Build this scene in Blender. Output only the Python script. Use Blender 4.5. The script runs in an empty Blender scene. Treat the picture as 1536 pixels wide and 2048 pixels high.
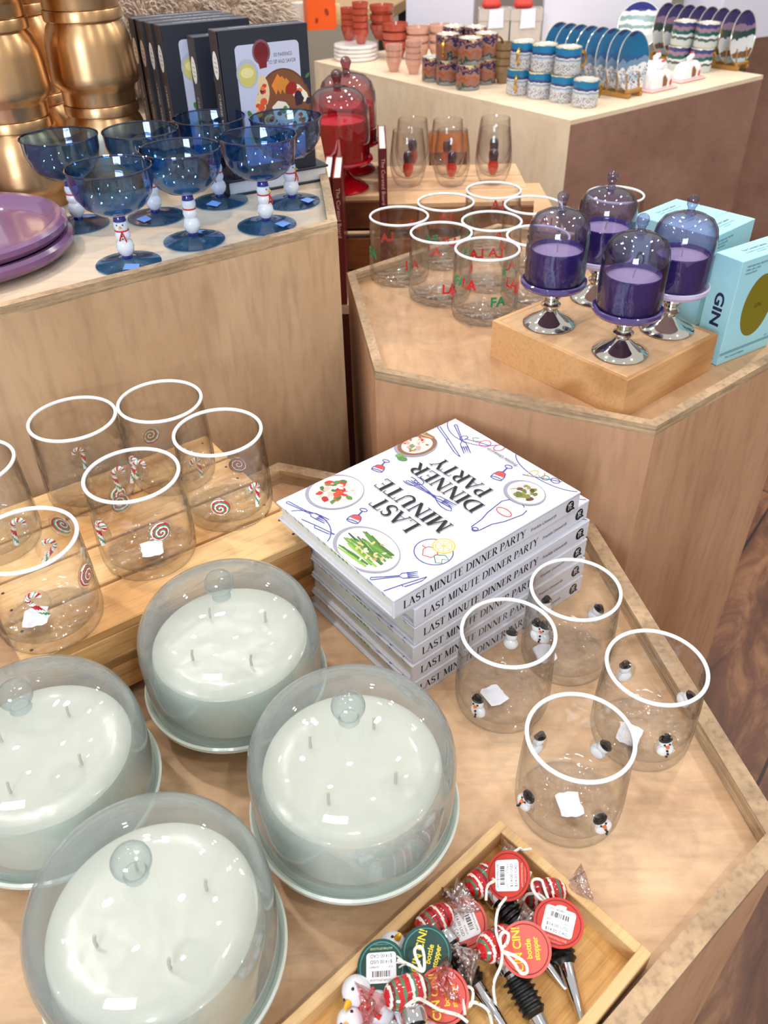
import bpy, bmesh, math, random
from mathutils import Vector, Matrix, Euler
random.seed(7)
C = bpy.context.scene.collection
PI = math.pi
V = Vector
# ------------------------------------------------------------------ camera model
F_PX, PITCH, ROLL, CAM_Z = 1632.0, math.radians(38.0), math.radians(1.3), 1.45
_f = V((0, math.cos(PITCH), -math.sin(PITCH))); _r = V((1, 0, 0)); _d = _f.cross(_r)
RIGHT = _r*math.cos(ROLL) + _d*math.sin(ROLL)
DOWN = _d*math.cos(ROLL) - _r*math.sin(ROLL)
def ray(u, v): return RIGHT*((u-768)/F_PX) + DOWN*((v-1024)/F_PX) + _f
def at(u, v, z):
    d = ray(u, v); t = (z-CAM_Z)/d.z
    return V((d.x*t, d.y*t, z))
def zfor(x, y, v):
    lo, hi = -0.5, 1.44
    for _ in range(50):
        m = (lo+hi)/2; p = V((x, y, m-CAM_Z))
        if 1024+F_PX*p.dot(DOWN)/p.dot(_f) > v: lo = m
        else: hi = m
    return lo
cam = bpy.data.cameras.new('camera'); camo = bpy.data.objects.new('camera', cam); C.objects.link(camo)
camo.matrix_world = Matrix(((RIGHT.x, -DOWN.x, -_f.x, 0), (RIGHT.y, -DOWN.y, -_f.y, 0), (RIGHT.z, -DOWN.z, -_f.z, CAM_Z), (0, 0, 0, 1)))
cam.sensor_fit = 'HORIZONTAL'; cam.sensor_width = 36; cam.lens = 36*F_PX/1536; cam.clip_start = .02
cam.dof.use_dof = True; cam.dof.focus_distance = 0.78; cam.dof.aperture_fstop = 15
bpy.context.scene.camera = camo
# ------------------------------------------------------------------ materials
MC = {}
def s2l(c):
    return tuple((x/12.92 if x <= .04045 else ((x+.055)/1.055)**2.4) for x in [k/255 for k in c])
def newmat(name):
    m = bpy.data.materials.new(name); m.use_nodes = True
    nt = m.node_tree; nt.nodes.clear()
    return m, nt, nt.nodes.new('ShaderNodeOutputMaterial')
def N(nt, t, **k):
    n = nt.nodes.new(t)
    for a, b in k.items():
        if a.startswith('_'): setattr(n, a[1:], b)
        else: n.inputs[a.replace('__', ' ')].default_value = b
    return n
def flat(col, rough=.5, metal=0.0, coat=0.0, var=.06, emit=0.0, bump=0.0, bscale=200):
    """paint / plastic / paper: a principled surface with slight procedural mottling. col is sRGB 0-255"""
    key = ('f', tuple(col), rough, metal, coat, var, emit, bump, bscale)
    if key in MC: return MC[key]
    m, nt, out = newmat('paint'); l = s2l(col)
    p = N(nt, 'ShaderNodeBsdfPrincipled', Roughness=rough, Metallic=metal)
    p.inputs['Coat Weight'].default_value = coat
    tc = N(nt, 'ShaderNodeTexCoord'); no = N(nt, 'ShaderNodeTexNoise', Scale=40.0, Detail=3.0)
    nt.links.new(tc.outputs['Object'], no.inputs['Vector'])
    mx = N(nt, 'ShaderNodeMix', _data_type='RGBA')
    mx.inputs[6].default_value = (*[x*(1-var) for x in l], 1); mx.inputs[7].default_value = (*[min(1, x*(1+var)) for x in l], 1)
    nt.links.new(no.outputs['Fac'], mx.inputs[0]); nt.links.new(mx.outputs[2], p.inputs['Base Color'])
    if bump:
        n2 = N(nt, 'ShaderNodeTexNoise', Scale=bscale, Detail=2.0); b = N(nt, 'ShaderNodeBump', Strength=bump, Distance=.002)
        nt.links.new(tc.outputs['Object'], n2.inputs['Vector']); nt.links.new(n2.outputs['Fac'], b.inputs['Height']); nt.links.new(b.outputs['Normal'], p.inputs['Normal'])
    if emit:
        p.inputs['Emission Color'].default_value = (*l, 1); p.inputs['Emission Strength'].default_value = emit
    nt.links.new(p.outputs[0], out.inputs[0]); MC[key] = m; return m
def wood(c1, c2, scale=(6, 6, .7), rough=.5, dark=.25, rings=0.0, seed=0.0, stain=0.0, coat=0.0):
    key = ('w', c1, c2, scale, rough, dark, rings, seed, stain)
    if key in MC: return MC[key]
    m, nt, out = newmat('wood')
    p = N(nt, 'ShaderNodeBsdfPrincipled', Roughness=rough); p.inputs['Coat Weight'].default_value = coat; p.inputs['Specular IOR Level'].default_value = .35
    tc = N(nt, 'ShaderNodeTexCoord'); mp = N(nt, 'ShaderNodeMapping'); mp.inputs['Scale'].default_value = scale; mp.inputs['Location'].default_value = (seed, seed*1.7, seed*.6)
    nt.links.new(tc.outputs['Object'], mp.inputs['Vector'])
    n1 = N(nt, 'ShaderNodeTexNoise', Scale=1.6, Detail=6.0, Roughness=.6, Distortion=.5); nt.links.new(mp.outputs[0], n1.inputs['Vector'])
    cr = N(nt, 'ShaderNodeValToRGB'); cr.color_ramp.elements[0].position = .32; cr.color_ramp.elements[1].position = .68
    cr.color_ramp.elements[0].color = (*s2l(c1), 1); cr.color_ramp.elements[1].color = (*s2l(c2), 1)
    src = n1.outputs['Fac']
    if rings:
        w = N(nt, 'ShaderNodeTexWave', Scale=rings, Distortion=7.0, Detail=2.0); w.inputs['Detail Scale'].default_value = .8
        nt.links.new(mp.outputs[0], w.inputs['Vector'])
        mm = N(nt, 'ShaderNodeMath', _operation='MULTIPLY_ADD'); nt.links.new(w.outputs['Fac'], mm.inputs[0]); mm.inputs[1].default_value = .45
        m2 = N(nt, 'ShaderNodeMath', _operation='MULTIPLY'); nt.links.new(n1.outputs['Fac'], m2.inputs[0]); m2.inputs[1].default_value = .6
        nt.links.new(m2.outputs[0], mm.inputs[2]); src = mm.outputs[0]
    nt.links.new(src, cr.inputs[0])
    # fine dark fibres
    mp2 = N(nt, 'ShaderNodeMapping'); mp2.inputs['Scale'].default_value = [s*9 for s in scale]; nt.links.new(tc.outputs['Object'], mp2.inputs['Vector'])
    n2 = N(nt, 'ShaderNodeTexNoise', Scale=2.0, Detail=4.0); nt.links.new(mp2.outputs[0], n2.inputs['Vector'])
    c2r = N(nt, 'ShaderNodeValToRGB'); c2r.color_ramp.elements[0].position = .3; c2r.color_ramp.elements[1].position = .52
    c2r.color_ramp.elements[0].color = (1-dark, 1-dark, 1-dark, 1); c2r.color_ramp.elements[1].color = (1, 1, 1, 1); nt.links.new(n2.outputs['Fac'], c2r.inputs[0])
    mx = N(nt, 'ShaderNodeMix', _data_type='RGBA', _blend_type='MULTIPLY'); mx.inputs[0].default_value = 1
    nt.links.new(cr.outputs[0], mx.inputs[6]); nt.links.new(c2r.outputs[0], mx.inputs[7]); col = mx.outputs[2]
    if stain:
        n3 = N(nt, 'ShaderNodeTexNoise', Scale=7.0, Detail=8.0, Roughness=.72); nt.links.new(tc.outputs['Object'], n3.inputs['Vector'])
        c3 = N(nt, 'ShaderNodeValToRGB'); c3.color_ramp.elements[0].position = .3; c3.color_ramp.elements[1].position = .58
        c3.color_ramp.elements[0].color = (1-stain, 1-stain*1.1, 1-stain*1.15, 1); c3.color_ramp.elements[1].color = (1, 1, 1, 1); nt.links.new(n3.outputs['Fac'], c3.inputs[0])
        m3 = N(nt, 'ShaderNodeMix', _data_type='RGBA', _blend_type='MULTIPLY'); m3.inputs[0].default_value = 1
        nt.links.new(col, m3.inputs[6]); nt.links.new(c3.outputs[0], m3.inputs[7]); col = m3.outputs[2]
    nt.links.new(col, p.inputs['Base Color']); nt.links.new(p.outputs[0], out.inputs[0]); MC[key] = m; return m
def glass(tint, edge, rough=.02, milk=0.0, milkcol=(.8, .85, .85), milkedge=0.0, refl=1.0, wav=0.0, wscale=40.0, base=.045, power=3.5, epow=3.2):
    """blown glass walls modelled as real shells: clear transmission tinted more at grazing angles, plus a fresnel reflection"""
    key = ('g', tint, edge, rough, milk, milkcol, milkedge, refl, wav, wscale, base, power, epow)
    if key in MC: return MC[key]
    m, nt, out = newmat('glass')
    lw = N(nt, 'ShaderNodeLayerWeight', Blend=.5)
    def pw(e, mul, add):
        a = N(nt, 'ShaderNodeMath', _operation='POWER'); a.inputs[1].default_value = e; nt.links.new(lw.outputs['Facing'], a.inputs[0])
        b = N(nt, 'ShaderNodeMath', _operation='MULTIPLY_ADD', _use_clamp=True); nt.links.new(a.outputs[0], b.inputs[0]); b.inputs[1].default_value = mul; b.inputs[2].default_value = add
        return b.outputs[0]
    mx = N(nt, 'ShaderNodeMix', _data_type='RGBA'); mx.inputs[6].default_value = (*tint, 1); mx.inputs[7].default_value = (*edge, 1)
    nt.links.new(pw(epow, 1, 0), mx.inputs[0])
    t = N(nt, 'ShaderNodeBsdfTransparent'); nt.links.new(mx.outputs[2], t.inputs['Color'])
    g = N(nt, 'ShaderNodeBsdfGlossy', Roughness=rough); base_sh = t.outputs[0]
    if wav:
        tc = N(nt, 'ShaderNodeTexCoord'); no = N(nt, 'ShaderNodeTexNoise', Scale=wscale, Detail=1.0); nt.links.new(tc.outputs['Object'], no.inputs['Vector'])
        b = N(nt, 'ShaderNodeBump', Strength=wav, Distance=.01); nt.links.new(no.outputs['Fac'], b.inputs['Height']); nt.links.new(b.outputs['Normal'], g.inputs['Normal'])
    if milk or milkedge:
        d = N(nt, 'ShaderNodeBsdfDiffuse'); d.inputs['Color'].default_value = (*milkcol, 1)
        tl = N(nt, 'ShaderNodeBsdfTranslucent'); tl.inputs['Color'].default_value = (*milkcol, 1)
        ms = N(nt, 'ShaderNodeMixShader', Fac=.5); nt.links.new(d.outputs[0], ms.inputs[1]); nt.links.new(tl.outputs[0], ms.inputs[2])
        m1 = N(nt, 'ShaderNodeMixShader'); nt.links.new(pw(1.6, milkedge, milk), m1.inputs[0]); nt.links.new(base_sh, m1.inputs[1]); nt.links.new(ms.outputs[0], m1.inputs[2]); base_sh = m1.outputs[0]
    m2 = N(nt, 'ShaderNodeMixShader'); nt.links.new(pw(power, .8*refl, base*refl), m2.inputs[0]); nt.links.new(base_sh, m2.inputs[1]); nt.links.new(g.outputs[0], m2.inputs[2])
    nt.links.new(m2.outputs[0], out.inputs[0]); MC[key] = m; return m
def banded(stops, axis=2, noise=.3, scale=60, z0=0., z1=.07, rough=.25, speck=None):
    """glazed ceramic printed with a scene: bands of colour up the object, broken up by noise"""
    key = ('b', str(stops), axis, noise, scale, z0, z1, str(speck))
    if key in MC: return MC[key]
    m, nt, out = newmat('printed_ceramic'); p = N(nt, 'ShaderNodeBsdfPrincipled', Roughness=rough)
    tc = N(nt, 'ShaderNodeTexCoord'); sx = N(nt, 'ShaderNodeSeparateXYZ'); nt.links.new(tc.outputs['Object'], sx.inputs[0])
    mr = N(nt, 'ShaderNodeMapRange'); mr.inputs[1].default_value = z0; mr.inputs[2].default_value = z1; nt.links.new(sx.outputs[axis], mr.inputs[0])
    no = N(nt, 'ShaderNodeTexNoise', Scale=scale, Detail=3.0); nt.links.new(tc.outputs['Object'], no.inputs['Vector'])
    ma = N(nt, 'ShaderNodeMath', _operation='MULTIPLY_ADD'); nt.links.new(no.outputs['Fac'], ma.inputs[0]); ma.inputs[1].default_value = noise; nt.links.new(mr.outputs[0], ma.inputs[2])
    sb = N(nt, 'ShaderNodeMath', _operation='SUBTRACT'); nt.links.new(ma.outputs[0], sb.inputs[0]); sb.inputs[1].default_value = noise/2
    cr = N(nt, 'ShaderNodeValToRGB'); cr.color_ramp.interpolation = 'CONSTANT'
    while len(cr.color_ramp.elements) < len(stops): cr.color_ramp.elements.new(.5)
    for e, (pos, c) in zip(cr.color_ramp.elements, stops): e.position = pos; e.color = (*s2l(c), 1)
    nt.links.new(sb.outputs[0], cr.inputs[0]); col = cr.outputs[0]
    if speck:
        vo = N(nt, 'ShaderNodeTexVoronoi', Scale=speck[0]); nt.links.new(tc.outputs['Object'], vo.inputs['Vector'])
        lt = N(nt, 'ShaderNodeMath', _operation='LESS_THAN'); nt.links.new(vo.outputs['Distance'], lt.inputs[0]); lt.inputs[1].default_value = .38
        l2 = N(nt, 'ShaderNodeMath', _operation='LESS_THAN'); nt.links.new(mr.outputs[0], l2.inputs[0]); l2.inputs[1].default_value = speck[1]
        mu = N(nt, 'ShaderNodeMath', _operation='MULTIPLY'); nt.links.new(lt.outputs[0], mu.inputs[0]); nt.links.new(l2.outputs[0], mu.inputs[1])
        hs = N(nt, 'ShaderNodeMix', _data_type='RGBA', _blend_type='MULTIPLY'); hs.inputs[0].default_value = 1; hs.inputs[7].default_value = (*s2l((150, 130, 150)), 1); nt.links.new(vo.outputs['Color'], hs.inputs[6])
        mx = N(nt, 'ShaderNodeMix', _data_type='RGBA'); nt.links.new(mu.outputs[0], mx.inputs[0]); nt.links.new(col, mx.inputs[6]); nt.links.new(hs.outputs[2], mx.inputs[7]); col = mx.outputs[2]
    nt.links.new(col, p.inputs['Base Color']); nt.links.new(p.outputs[0], out.inputs[0]); MC[key] = m; return m
# ------------------------------------------------------------------ mesh helpers
def T(x=0, y=0, z=0): return Matrix.Translation((x, y, z))
def RZ(a): return Matrix.Rotation(a, 4, 'Z')
def RX(a): return Matrix.Rotation(a, 4, 'X')
def RY(a): return Matrix.Rotation(a, 4, 'Y')
def align(d):
    """rotation taking +Z to direction d"""
    return V((0, 0, 1)).rotation_difference(V(d).normalized()).to_matrix().to_4x4()
class B:
    def __init__(s, M=None): s.bm = bmesh.new(); s.M = M or Matrix()
    def v(s, p, X=None):
        q = V(p)
        if X is not None: q = X @ q
        return s.bm.verts.new(s.M @ q)
    def face(s, vs, mi=0):
        try: f = s.bm.faces.new(vs); f.material_index = mi; f.smooth = True; return f
        except ValueError: return None
    def box(s, size, c=(0, 0, 0), bev=0.0, X=None, mi=0):
        sx, sy, sz = [k/2 for k in size]; b = min(bev, sx*.9, sy*.9, sz*.9); X = X or Matrix(); X = X @ T(*c)
        if b <= 0:
            vs = [s.v((x, y, z), X) for x in (-sx, sx) for y in (-sy, sy) for z in (-sz, sz)]
            for q in ((0, 1, 3, 2), (4, 6, 7, 5), (0, 4, 5, 1), (2, 3, 7, 6), (0, 2, 6, 4), (1, 5, 7, 3)): s.face([vs[i] for i in q], mi)
            return s
        vx = {}
        for x in (-1, 1):
            for y in (-1, 1):
                for z in (-1, 1):
                    vx[x, y, z, 0] = s.v((x*sx, y*(sy-b), z*(sz-b)), X); vx[x, y, z, 1] = s.v((x*(sx-b), y*sy, z*(sz-b)), X); vx[x, y, z, 2] = s.v((x*(sx-b), y*(sy-b), z*sz), X)
                    s.face([vx[x, y, z, i] for i in range(3)], mi)
        for a in (-1, 1):
            s.face([vx[a, y, z, 0] for y, z in ((-1, -1), (1, -1), (1, 1), (-1, 1))], mi)
            s.face([vx[x, a, z, 1] for x, z in ((-1, -1), (1, -1), (1, 1), (-1, 1))], mi)
            s.face([vx[x, y, a, 2] for x, y in ((-1, -1), (1, -1), (1, 1), (-1, 1))], mi)
            for c_ in (-1, 1):
                s.face([vx[a, c_, -1, 0], vx[a, c_, 1, 0], vx[a, c_, 1, 1], vx[a, c_, -1, 1]], mi)
                s.face([vx[a, -1, c_, 0], vx[a, 1, c_, 0], vx[a, 1, c_, 2], vx[a, -1, c_, 2]], mi)
                s.face([vx[-1, a, c_, 1], vx[1, a, c_, 1], vx[1, a, c_, 2], vx[-1, a, c_, 2]], mi)
        return s
    def lathe(s, prof, n=48, c=(0, 0, 0), X=None, mi=0, close=False, mfun=None, sq=None):
        X = (X or Matrix()) @ T(*c); rings = []
        for r, z in prof:
            if r < 1e-7: rings.append([s.v((0, 0, z), X)])
            else:
                k = [(sq(2*PI*i/n, z) if sq else 1) for i in range(n)]
                rings.append([s.v((r*k[i]*math.cos(2*PI*i/n), r*k[i]*math.sin(2*PI*i/n), z), X) for i in range(n)])
        prs = list(zip(rings, rings[1:])) + ([(rings[-1], rings[0])] if close else [])
        for j, (a, b) in enumerate(prs):
            for i in range(n):
                k = (i+1) % n; m_ = mfun(j, i) if mfun else mi
                if len(a) == 1 and len(b) == 1: continue
                if len(a) == 1: s.face([a[0], b[i], b[k]], m_)
                elif len(b) == 1: s.face([a[i], b[0], a[k]], m_)
                else: s.face([a[i], b[i], b[k], a[k]], m_)
        return s
    def ball(s, r, c=(0, 0, 0), n=16, X=None, mi=0, sc=(1, 1, 1)):
        X = (X or Matrix()) @ T(*c) @ Matrix.Diagonal((*sc, 1))
        m = max(6, n//2+2)
        return s.lathe([(r*math.sin(PI*i/m), -r*math.cos(PI*i/m)) for i in range(m+1)], n, X=X, mi=mi)
    def torus(s, R, r, c=(0, 0, 0), n=64, k=10, X=None, mi=0, sz=1.0):
        return s.lathe([(R+r*math.cos(2*PI*i/k), r*sz*math.sin(2*PI*i/k)) for i in range(k)], n, c, X, mi, close=True)
    def tube(s, pts, rad, k=8, X=None, mi=0, mfun=None, cap=True):
        pts = [V(p) for p in pts]; rings = []; up = None
        for i, p in enumerate(pts):
            t = (pts[min(i+1, len(pts)-1)]-pts[max(i-1, 0)]).normalized()
            if up is None: up = t.orthogonal().normalized()
            up = (up-t*up.dot(t)).normalized(); w = t.cross(up); r = rad[i] if hasattr(rad, '__len__') else rad
            rings.append([s.v(p+(up*math.cos(2*PI*j/k)+w*math.sin(2*PI*j/k))*r, X) for j in range(k)])
        for i in range(len(rings)-1):
            for j in range(k):
                s.face([rings[i][j], rings[i+1][j], rings[i+1][(j+1) % k], rings[i][(j+1) % k]], mfun(i, j) if mfun else mi)
        if cap: s.face(rings[0][::-1], mfun(0, 0) if mfun else mi); s.face(rings[-1], mfun(len(rings)-2, 0) if mfun else mi)
        return s
    def prism(s, poly, z0, z1, X=None, mi=0, top=True, bottom=True):
        a = [s.v((x, y, z0), X) for x, y in poly]; b = [s.v((x, y, z1), X) for x, y in poly]; n = len(poly)
        for i in range(n): s.face([a[i], a[(i+1) % n], b[(i+1) % n], b[i]], mi)
        if top: s.face(b, mi)
        if bottom: s.face(a[::-1], mi)
        return s
    def ring(s, outer, inner, z0, z1, mi=0, mtop=None):
        n = len(outer); mt = mi if mtop is None else mtop
        A = [s.v((x, y, z0)) for x, y in outer]; Bt = [s.v((x, y, z1)) for x, y in outer]; Ci = [s.v((x, y, z0)) for x, y in inner]; D = [s.v((x, y, z1)) for x, y in inner]
        for i in range(n):
            k = (i+1) % n
            s.face([A[i], A[k], Bt[k], Bt[i]], mi); s.face([Bt[i], Bt[k], D[k], D[i]], mt); s.face([D[i], D[k], Ci[k], Ci[i]], mi); s.face([Ci[i], Ci[k], A[k], A[i]], mi)
        return s
def build(name, b, mats, parent=None, loc=None, rot=None, sharp=35, fixn=True):
    me = bpy.data.meshes.new(name)
    if fixn: bmesh.ops.recalc_face_normals(b.bm, faces=b.bm.faces[:])
    b.bm.to_mesh(me); b.bm.free()
    for m in (mats if isinstance(mats, (list, tuple)) else [mats]): me.materials.append(m)
    me.set_sharp_from_angle(angle=math.radians(sharp))
    o = bpy.data.objects.new(name, me); C.objects.link(o)
    if parent: o.parent = parent
    if loc is not None: o.location = loc
    if rot is not None: o.rotation_euler = rot
    return o
def thing(name, label, cat, loc=(0, 0, 0), rz=0.0, group=None, M=None):
    o = bpy.data.objects.new(name, None); C.objects.link(o); o.empty_display_size = .01
    if M is not None: o.matrix_world = M
    else: o.location = loc; o.rotation_euler = (0, 0, rz)
    return tag(o, label, cat, group)
def tag(o, label, cat, group=None):
    o['label'] = label; o['category'] = cat
    if group: o['group'] = group
    return o
def dup(src, label, loc, rz=0.0, group=None, M=None):
    """copy a thing with copies of its parts and sub-parts"""
    r = src.copy(); C.objects.link(r)
    if M is not None: r.matrix_world = M
    else: r.location = loc; r.rotation_euler = (0, 0, rz)
    r['label'] = label
    if group: r['group'] = group
    def rec(a, b):
        for ch in list(a.children):
            c = ch.copy(); C.objects.link(c); c.parent = b; rec(ch, c)
    rec(src, r); return r
# ------------------------------------------------------------------ flat graphics
_txt = {}
def text_geo(t, bold=0.0):
    if (t, bold) in _txt: return _txt[t, bold]
    cu = bpy.data.curves.new('lettering', 'FONT'); cu.body = t; cu.size = 1.0; cu.resolution_u = 3; cu.offset = bold
    o = bpy.data.objects.new('lettering', cu); C.objects.link(o)
    dg = bpy.context.evaluated_depsgraph_get(); dg.update(); me = bpy.data.meshes.new_from_object(o.evaluated_get(dg))
    vs = [(v.co.x, v.co.y) for v in me.vertices]; fs = [tuple(p.vertices) for p in me.polygons]
    bpy.data.objects.remove(o); bpy.data.curves.remove(cu); bpy.data.meshes.remove(me)
    x0 = min(v[0] for v in vs); x1 = max(v[0] for v in vs)
    vs = [(x-x0, y) for x, y in vs]; _txt[t, bold] = (vs, fs, x1-x0); return _txt[t, bold]
def ribbon(pts, w):
    """quads of a stroke; w is one width or one per point"""
    n = len(pts); W = w if hasattr(w, '__len__') else [w]*n; L_, R_ = [], []
    for i, (x, y) in enumerate(pts):
        a = pts[max(i-1, 0)]; b = pts[min(i+1, n-1)]; dx, dy = b[0]-a[0], b[1]-a[1]; l = math.hypot(dx, dy) or 1
        L_.append((x-dy/l*W[i]/2, y+dx/l*W[i]/2)); R_.append((x+dy/l*W[i]/2, y-dx/l*W[i]/2))
    return [[L_[i], R_[i], R_[i+1], L_[i+1]] for i in range(n-1)]
def arc(cx, cy, rx, ry, a0, a1, n=14): return [(cx+rx*math.cos(math.radians(a0+(a1-a0)*i/n)), cy+ry*math.sin(math.radians(a0+(a1-a0)*i/n))) for i in range(n+1)]
def serif(ch):
    """one roman capital, cap height 1: (list of polygons, advance)"""
    tk, th, sh = .155, .06, .05; P = []
    def q(x0, y0, x1, y1): P.append([(x0, y0), (x1, y0), (x1, y1), (x0, y1)])
    def sf(x, y, w=.3): q(x-w/2, y if y < .5 else y-sh, x+w/2, y+sh if y < .5 else y)
    def stem(x, w=tk, top=True, bot=True):
        q(x-w/2, 0, x+w/2, 1)
        if bot: sf(x, 0)
        if top: sf(x, 1)
    def line(a, b, w): P.extend(ribbon([a, b], w))
    def bowl(cx, cy, rx, ry, a0, a1):
        pts = arc(cx, cy, rx, ry, a0, a1, 14); P.extend(ribbon(pts, [th+(tk-th)*max(0, math.cos(math.radians(a0+(a1-a0)*i/14)))**1.3 for i in range(15)]))
    if ch == 'I': stem(.17); return P, .36
    if ch == 'L': stem(.17); q(.17, 0, .6, sh); q(.56, 0, .6, .24); return P, .66
    if ch == 'E':
        stem(.17); q(.17, 0, .6, sh); q(.56, 0, .6, .22); q(.17, 1-sh, .57, 1); q(.53, .8, .57, 1); q(.17, .5, .45, .54); q(.43, .42, .46, .62); return P, .68
    if ch == 'T': stem(.36, top=False); q(.02, 1-sh, .7, 1); q(.02, .76, .06, 1); q(.66, .76, .7, 1); return P, .74
    if ch == 'D': stem(.17); bowl(.3, .5, .45, .48, -90, 90); q(.17, 0, .31, sh); q(.17, 1-sh, .31, 1); return P, .84
    if ch in 'PR':
        stem(.17); bowl(.3, .74, .27, .24, -90, 90); q(.17, 1-sh, .31, 1); q(.17, .48, .31, .52)
        if ch == 'R': line((.36, .5), (.68, .02), tk); sf(.7, 0, .2)
        return P, (.76 if ch == 'R' else .64)
    if ch == 'A': line((.1, 0), (.4, 1), th); line((.38, 1), (.7, 0), tk); q(.2, .3, .56, .34); sf(.1, 0, .24); sf(.71, 0, .28); return P, .84
    if ch == 'M': line((.14, 0), (.16, 1), th); line((.17, 1), (.46, .02), tk); line((.46, 0), (.76, 1), th); line((.79, 1), (.8, 0), tk); sf(.14, 0, .24); sf(.81, 0, .3); sf(.12, 1, .2); sf(.82, 1, .2); return P, .96
    if ch == 'N': line((.15, 0), (.15, 1), th); line((.14, 1), (.68, 0), tk); line((.68, 0), (.68, 1), th); sf(.15, 0, .24); sf(.68, 1, .24); sf(.1, 1, .18); return P, .84
    if ch == 'S':
        pts = arc(.3, .74, .2, .23, 30, 250, 12)+arc(.3, .26, .24, .24, 70, -160, 12); n = len(pts)
        P.extend(ribbon(pts, [th+(tk-th)*math.sin(PI*i/(n-1))**1.5 for i in range(n)])); q(.47, .74, .5, .97); q(.06, .03, .09, .28); return P, .62
    if ch == 'U': q(.11, .3, .11+tk, 1); sf(.17, 1, .28); q(.62, .3, .62+th, 1); sf(.64, 1, .24); pts = arc(.4, .3, .24, .28, 180, 360, 12); P.extend(ribbon(pts, [tk*(1-i/12)+th*i/12 for i in range(13)])); return P, .82
    if ch == 'Y': line((.08, 1), (.36, .45), tk); line((.62, 1), (.36, .45), th); q(.3, 0, .42, .47); sf(.36, 0); sf(.09, 1, .24); sf(.62, 1, .22); return P, .72
    return P, .36
class Dec:
    """flat printing: polygons in a surface's own 2-D axes. fr(x,y,h) -> local 3-D"""
    def __init__(s, o, ex, ey, lift=.0002, step=.0000025, wrap=None):
        s.o, s.ex, s.ey = V(o), V(ex), V(ey); s.n = s.ex.cross(s.ey).normalized(); s.lift, s.step = lift, step; s.b = B(); s.mats = []; s.wrap = wrap; s.lay = 0
    def fr(s, x, y, h):
        if s.wrap: return s.wrap(x, y, h)
        return s.o+s.ex*x+s.ey*y+s.n*h
    def mi(s, col):
        m = col if not isinstance(col, tuple) else flat(col, .7)
        if m not in s.mats: s.mats.append(m)
        return s.mats.index(m)
    def poly(s, pts, col, nxt=True):
        h = s.lift+s.step*s.lay; s.b.face([s.b.v(s.fr(x, y, h)) for x, y in pts], s.mi(col))
        if nxt: s.lay += 1
        return s
    def ell(s, cx, cy, rx, ry, col, rot=0, n=28, wob=0, nxt=True, clip=None):
        p = []
        for i in range(n):
            a = 2*PI*i/n; k = 1+random.uniform(-wob, wob); x, y = rx*k*math.cos(a), ry*k*math.sin(a)
            X_, Y_ = cx+x*math.cos(rot)-y*math.sin(rot), cy+x*math.sin(rot)+y*math.cos(rot)
            if clip: X_ = min(max(X_, clip[0]), clip[2]); Y_ = min(max(Y_, clip[1]), clip[3])
            p.append((X_, Y_))
        q = []
        for a in p:
            if not q or (abs(a[0]-q[-1][0])+abs(a[1]-q[-1][1])) > 1e-7: q.append(a)
        return s.poly(q, col, nxt)
    def stroke(s, pts, w, col, closed=False):
        pts = list(pts)
        if closed: pts = pts+[pts[0]]
        for q in ribbon(pts, w): s.poly(q, col, False)
        s.lay += 1; return s
    def text(s, t, x, y, size, col, rot=0.0, al='c', width=None, bold=0.0):
        vs, fs, w = text_geo(t, bold); k = size*1.4; kx = k if width is None else width/w; c, sn = math.cos(rot), math.sin(rot); off = {'c': w*kx/2, 'l': 0, 'r': w*kx}[al]; h = s.lift+s.step*s.lay
        vv = []
        for a, b in vs: a_, b_ = a*kx-off, b*k; vv.append(s.b.v(s.fr(x+a_*c-b_*sn, y+a_*sn+b_*c, h)))
        m = s.mi(col)
        for f in fs: s.b.face([vv[i] for i in f], m)
        s.lay += 1; return s
    def roman(s, t, x, y, h, width, col):
        gl = [(serif(c) if c != ' ' else ([], .34)) for c in t]; tot = sum(g[1] for g in gl); k = width/tot; cx = x; H = s.lift+s.step*s.lay; m = s.mi(col)
        for P, adv in gl:
            for p in P: s.b.face([s.b.v(s.fr(cx+px*k, y+py*h, H)) for px, py in p], m)
            cx += adv*k
        s.lay += 1; return s
    def build(s, name, parent, fixn=False): return build(name, s.b, s.mats, parent, fixn=fixn)
# ------------------------------------------------------------------ shared materials
PLY_SIDE = wood((184, 148, 112), (214, 180, 144), (5, 5, .8), .5, .16, seed=1.0, stain=.12)
PLY_DARK = wood((178, 134, 100), (204, 160, 126), (5, 5, .8), .5, .16, seed=4.0, stain=.12)
PLY_TOP = wood((202, 160, 122), (228, 192, 154), (1.2, 7, 5), .45, .15, seed=2.0, stain=.34)
PLY_PALE = wood((204, 178, 150), (226, 204, 178), (1.2, 6, 5), .5, .08, seed=3.0, stain=.14)
PLY_EDGE = wood((150, 128, 100), (222, 190, 150), (5, 5, 120), .6, .4, seed=5.0, stain=.45)
RIM_TOP = wood((164, 138, 108), (212, 178, 140), (9, 9, 9), .6, .3, seed=6.0, stain=.42)
FAR_PLY = wood((236, 212, 180), (248, 230, 202), (3, 3, .8), .55, .08, seed=8.0, stain=.08)
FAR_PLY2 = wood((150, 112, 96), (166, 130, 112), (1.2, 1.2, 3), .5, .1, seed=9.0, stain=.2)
PINE = wood((204, 150, 92), (236, 192, 136), (1.1, 16, 16), .45, .2, rings=1.2, seed=2.5)
PINE_F = wood((170, 112, 60), (224, 172, 110), (1.1, 16, 16), .45, .25, rings=1.6, seed=7.5)
RISER_W = wood((186, 134, 84), (216, 168, 116), (1.4, 12, 12), .45, .15, rings=1.0, seed=3.3)
RISER_T = wood((204, 160, 116), (228, 188, 148), (1.5, 9, 9), .45, .12, seed=3.9)
BAMBOO = wood((206, 152, 84), (230, 182, 112), (1.5, 60, 60), .38, .22, seed=1.5)
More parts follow.
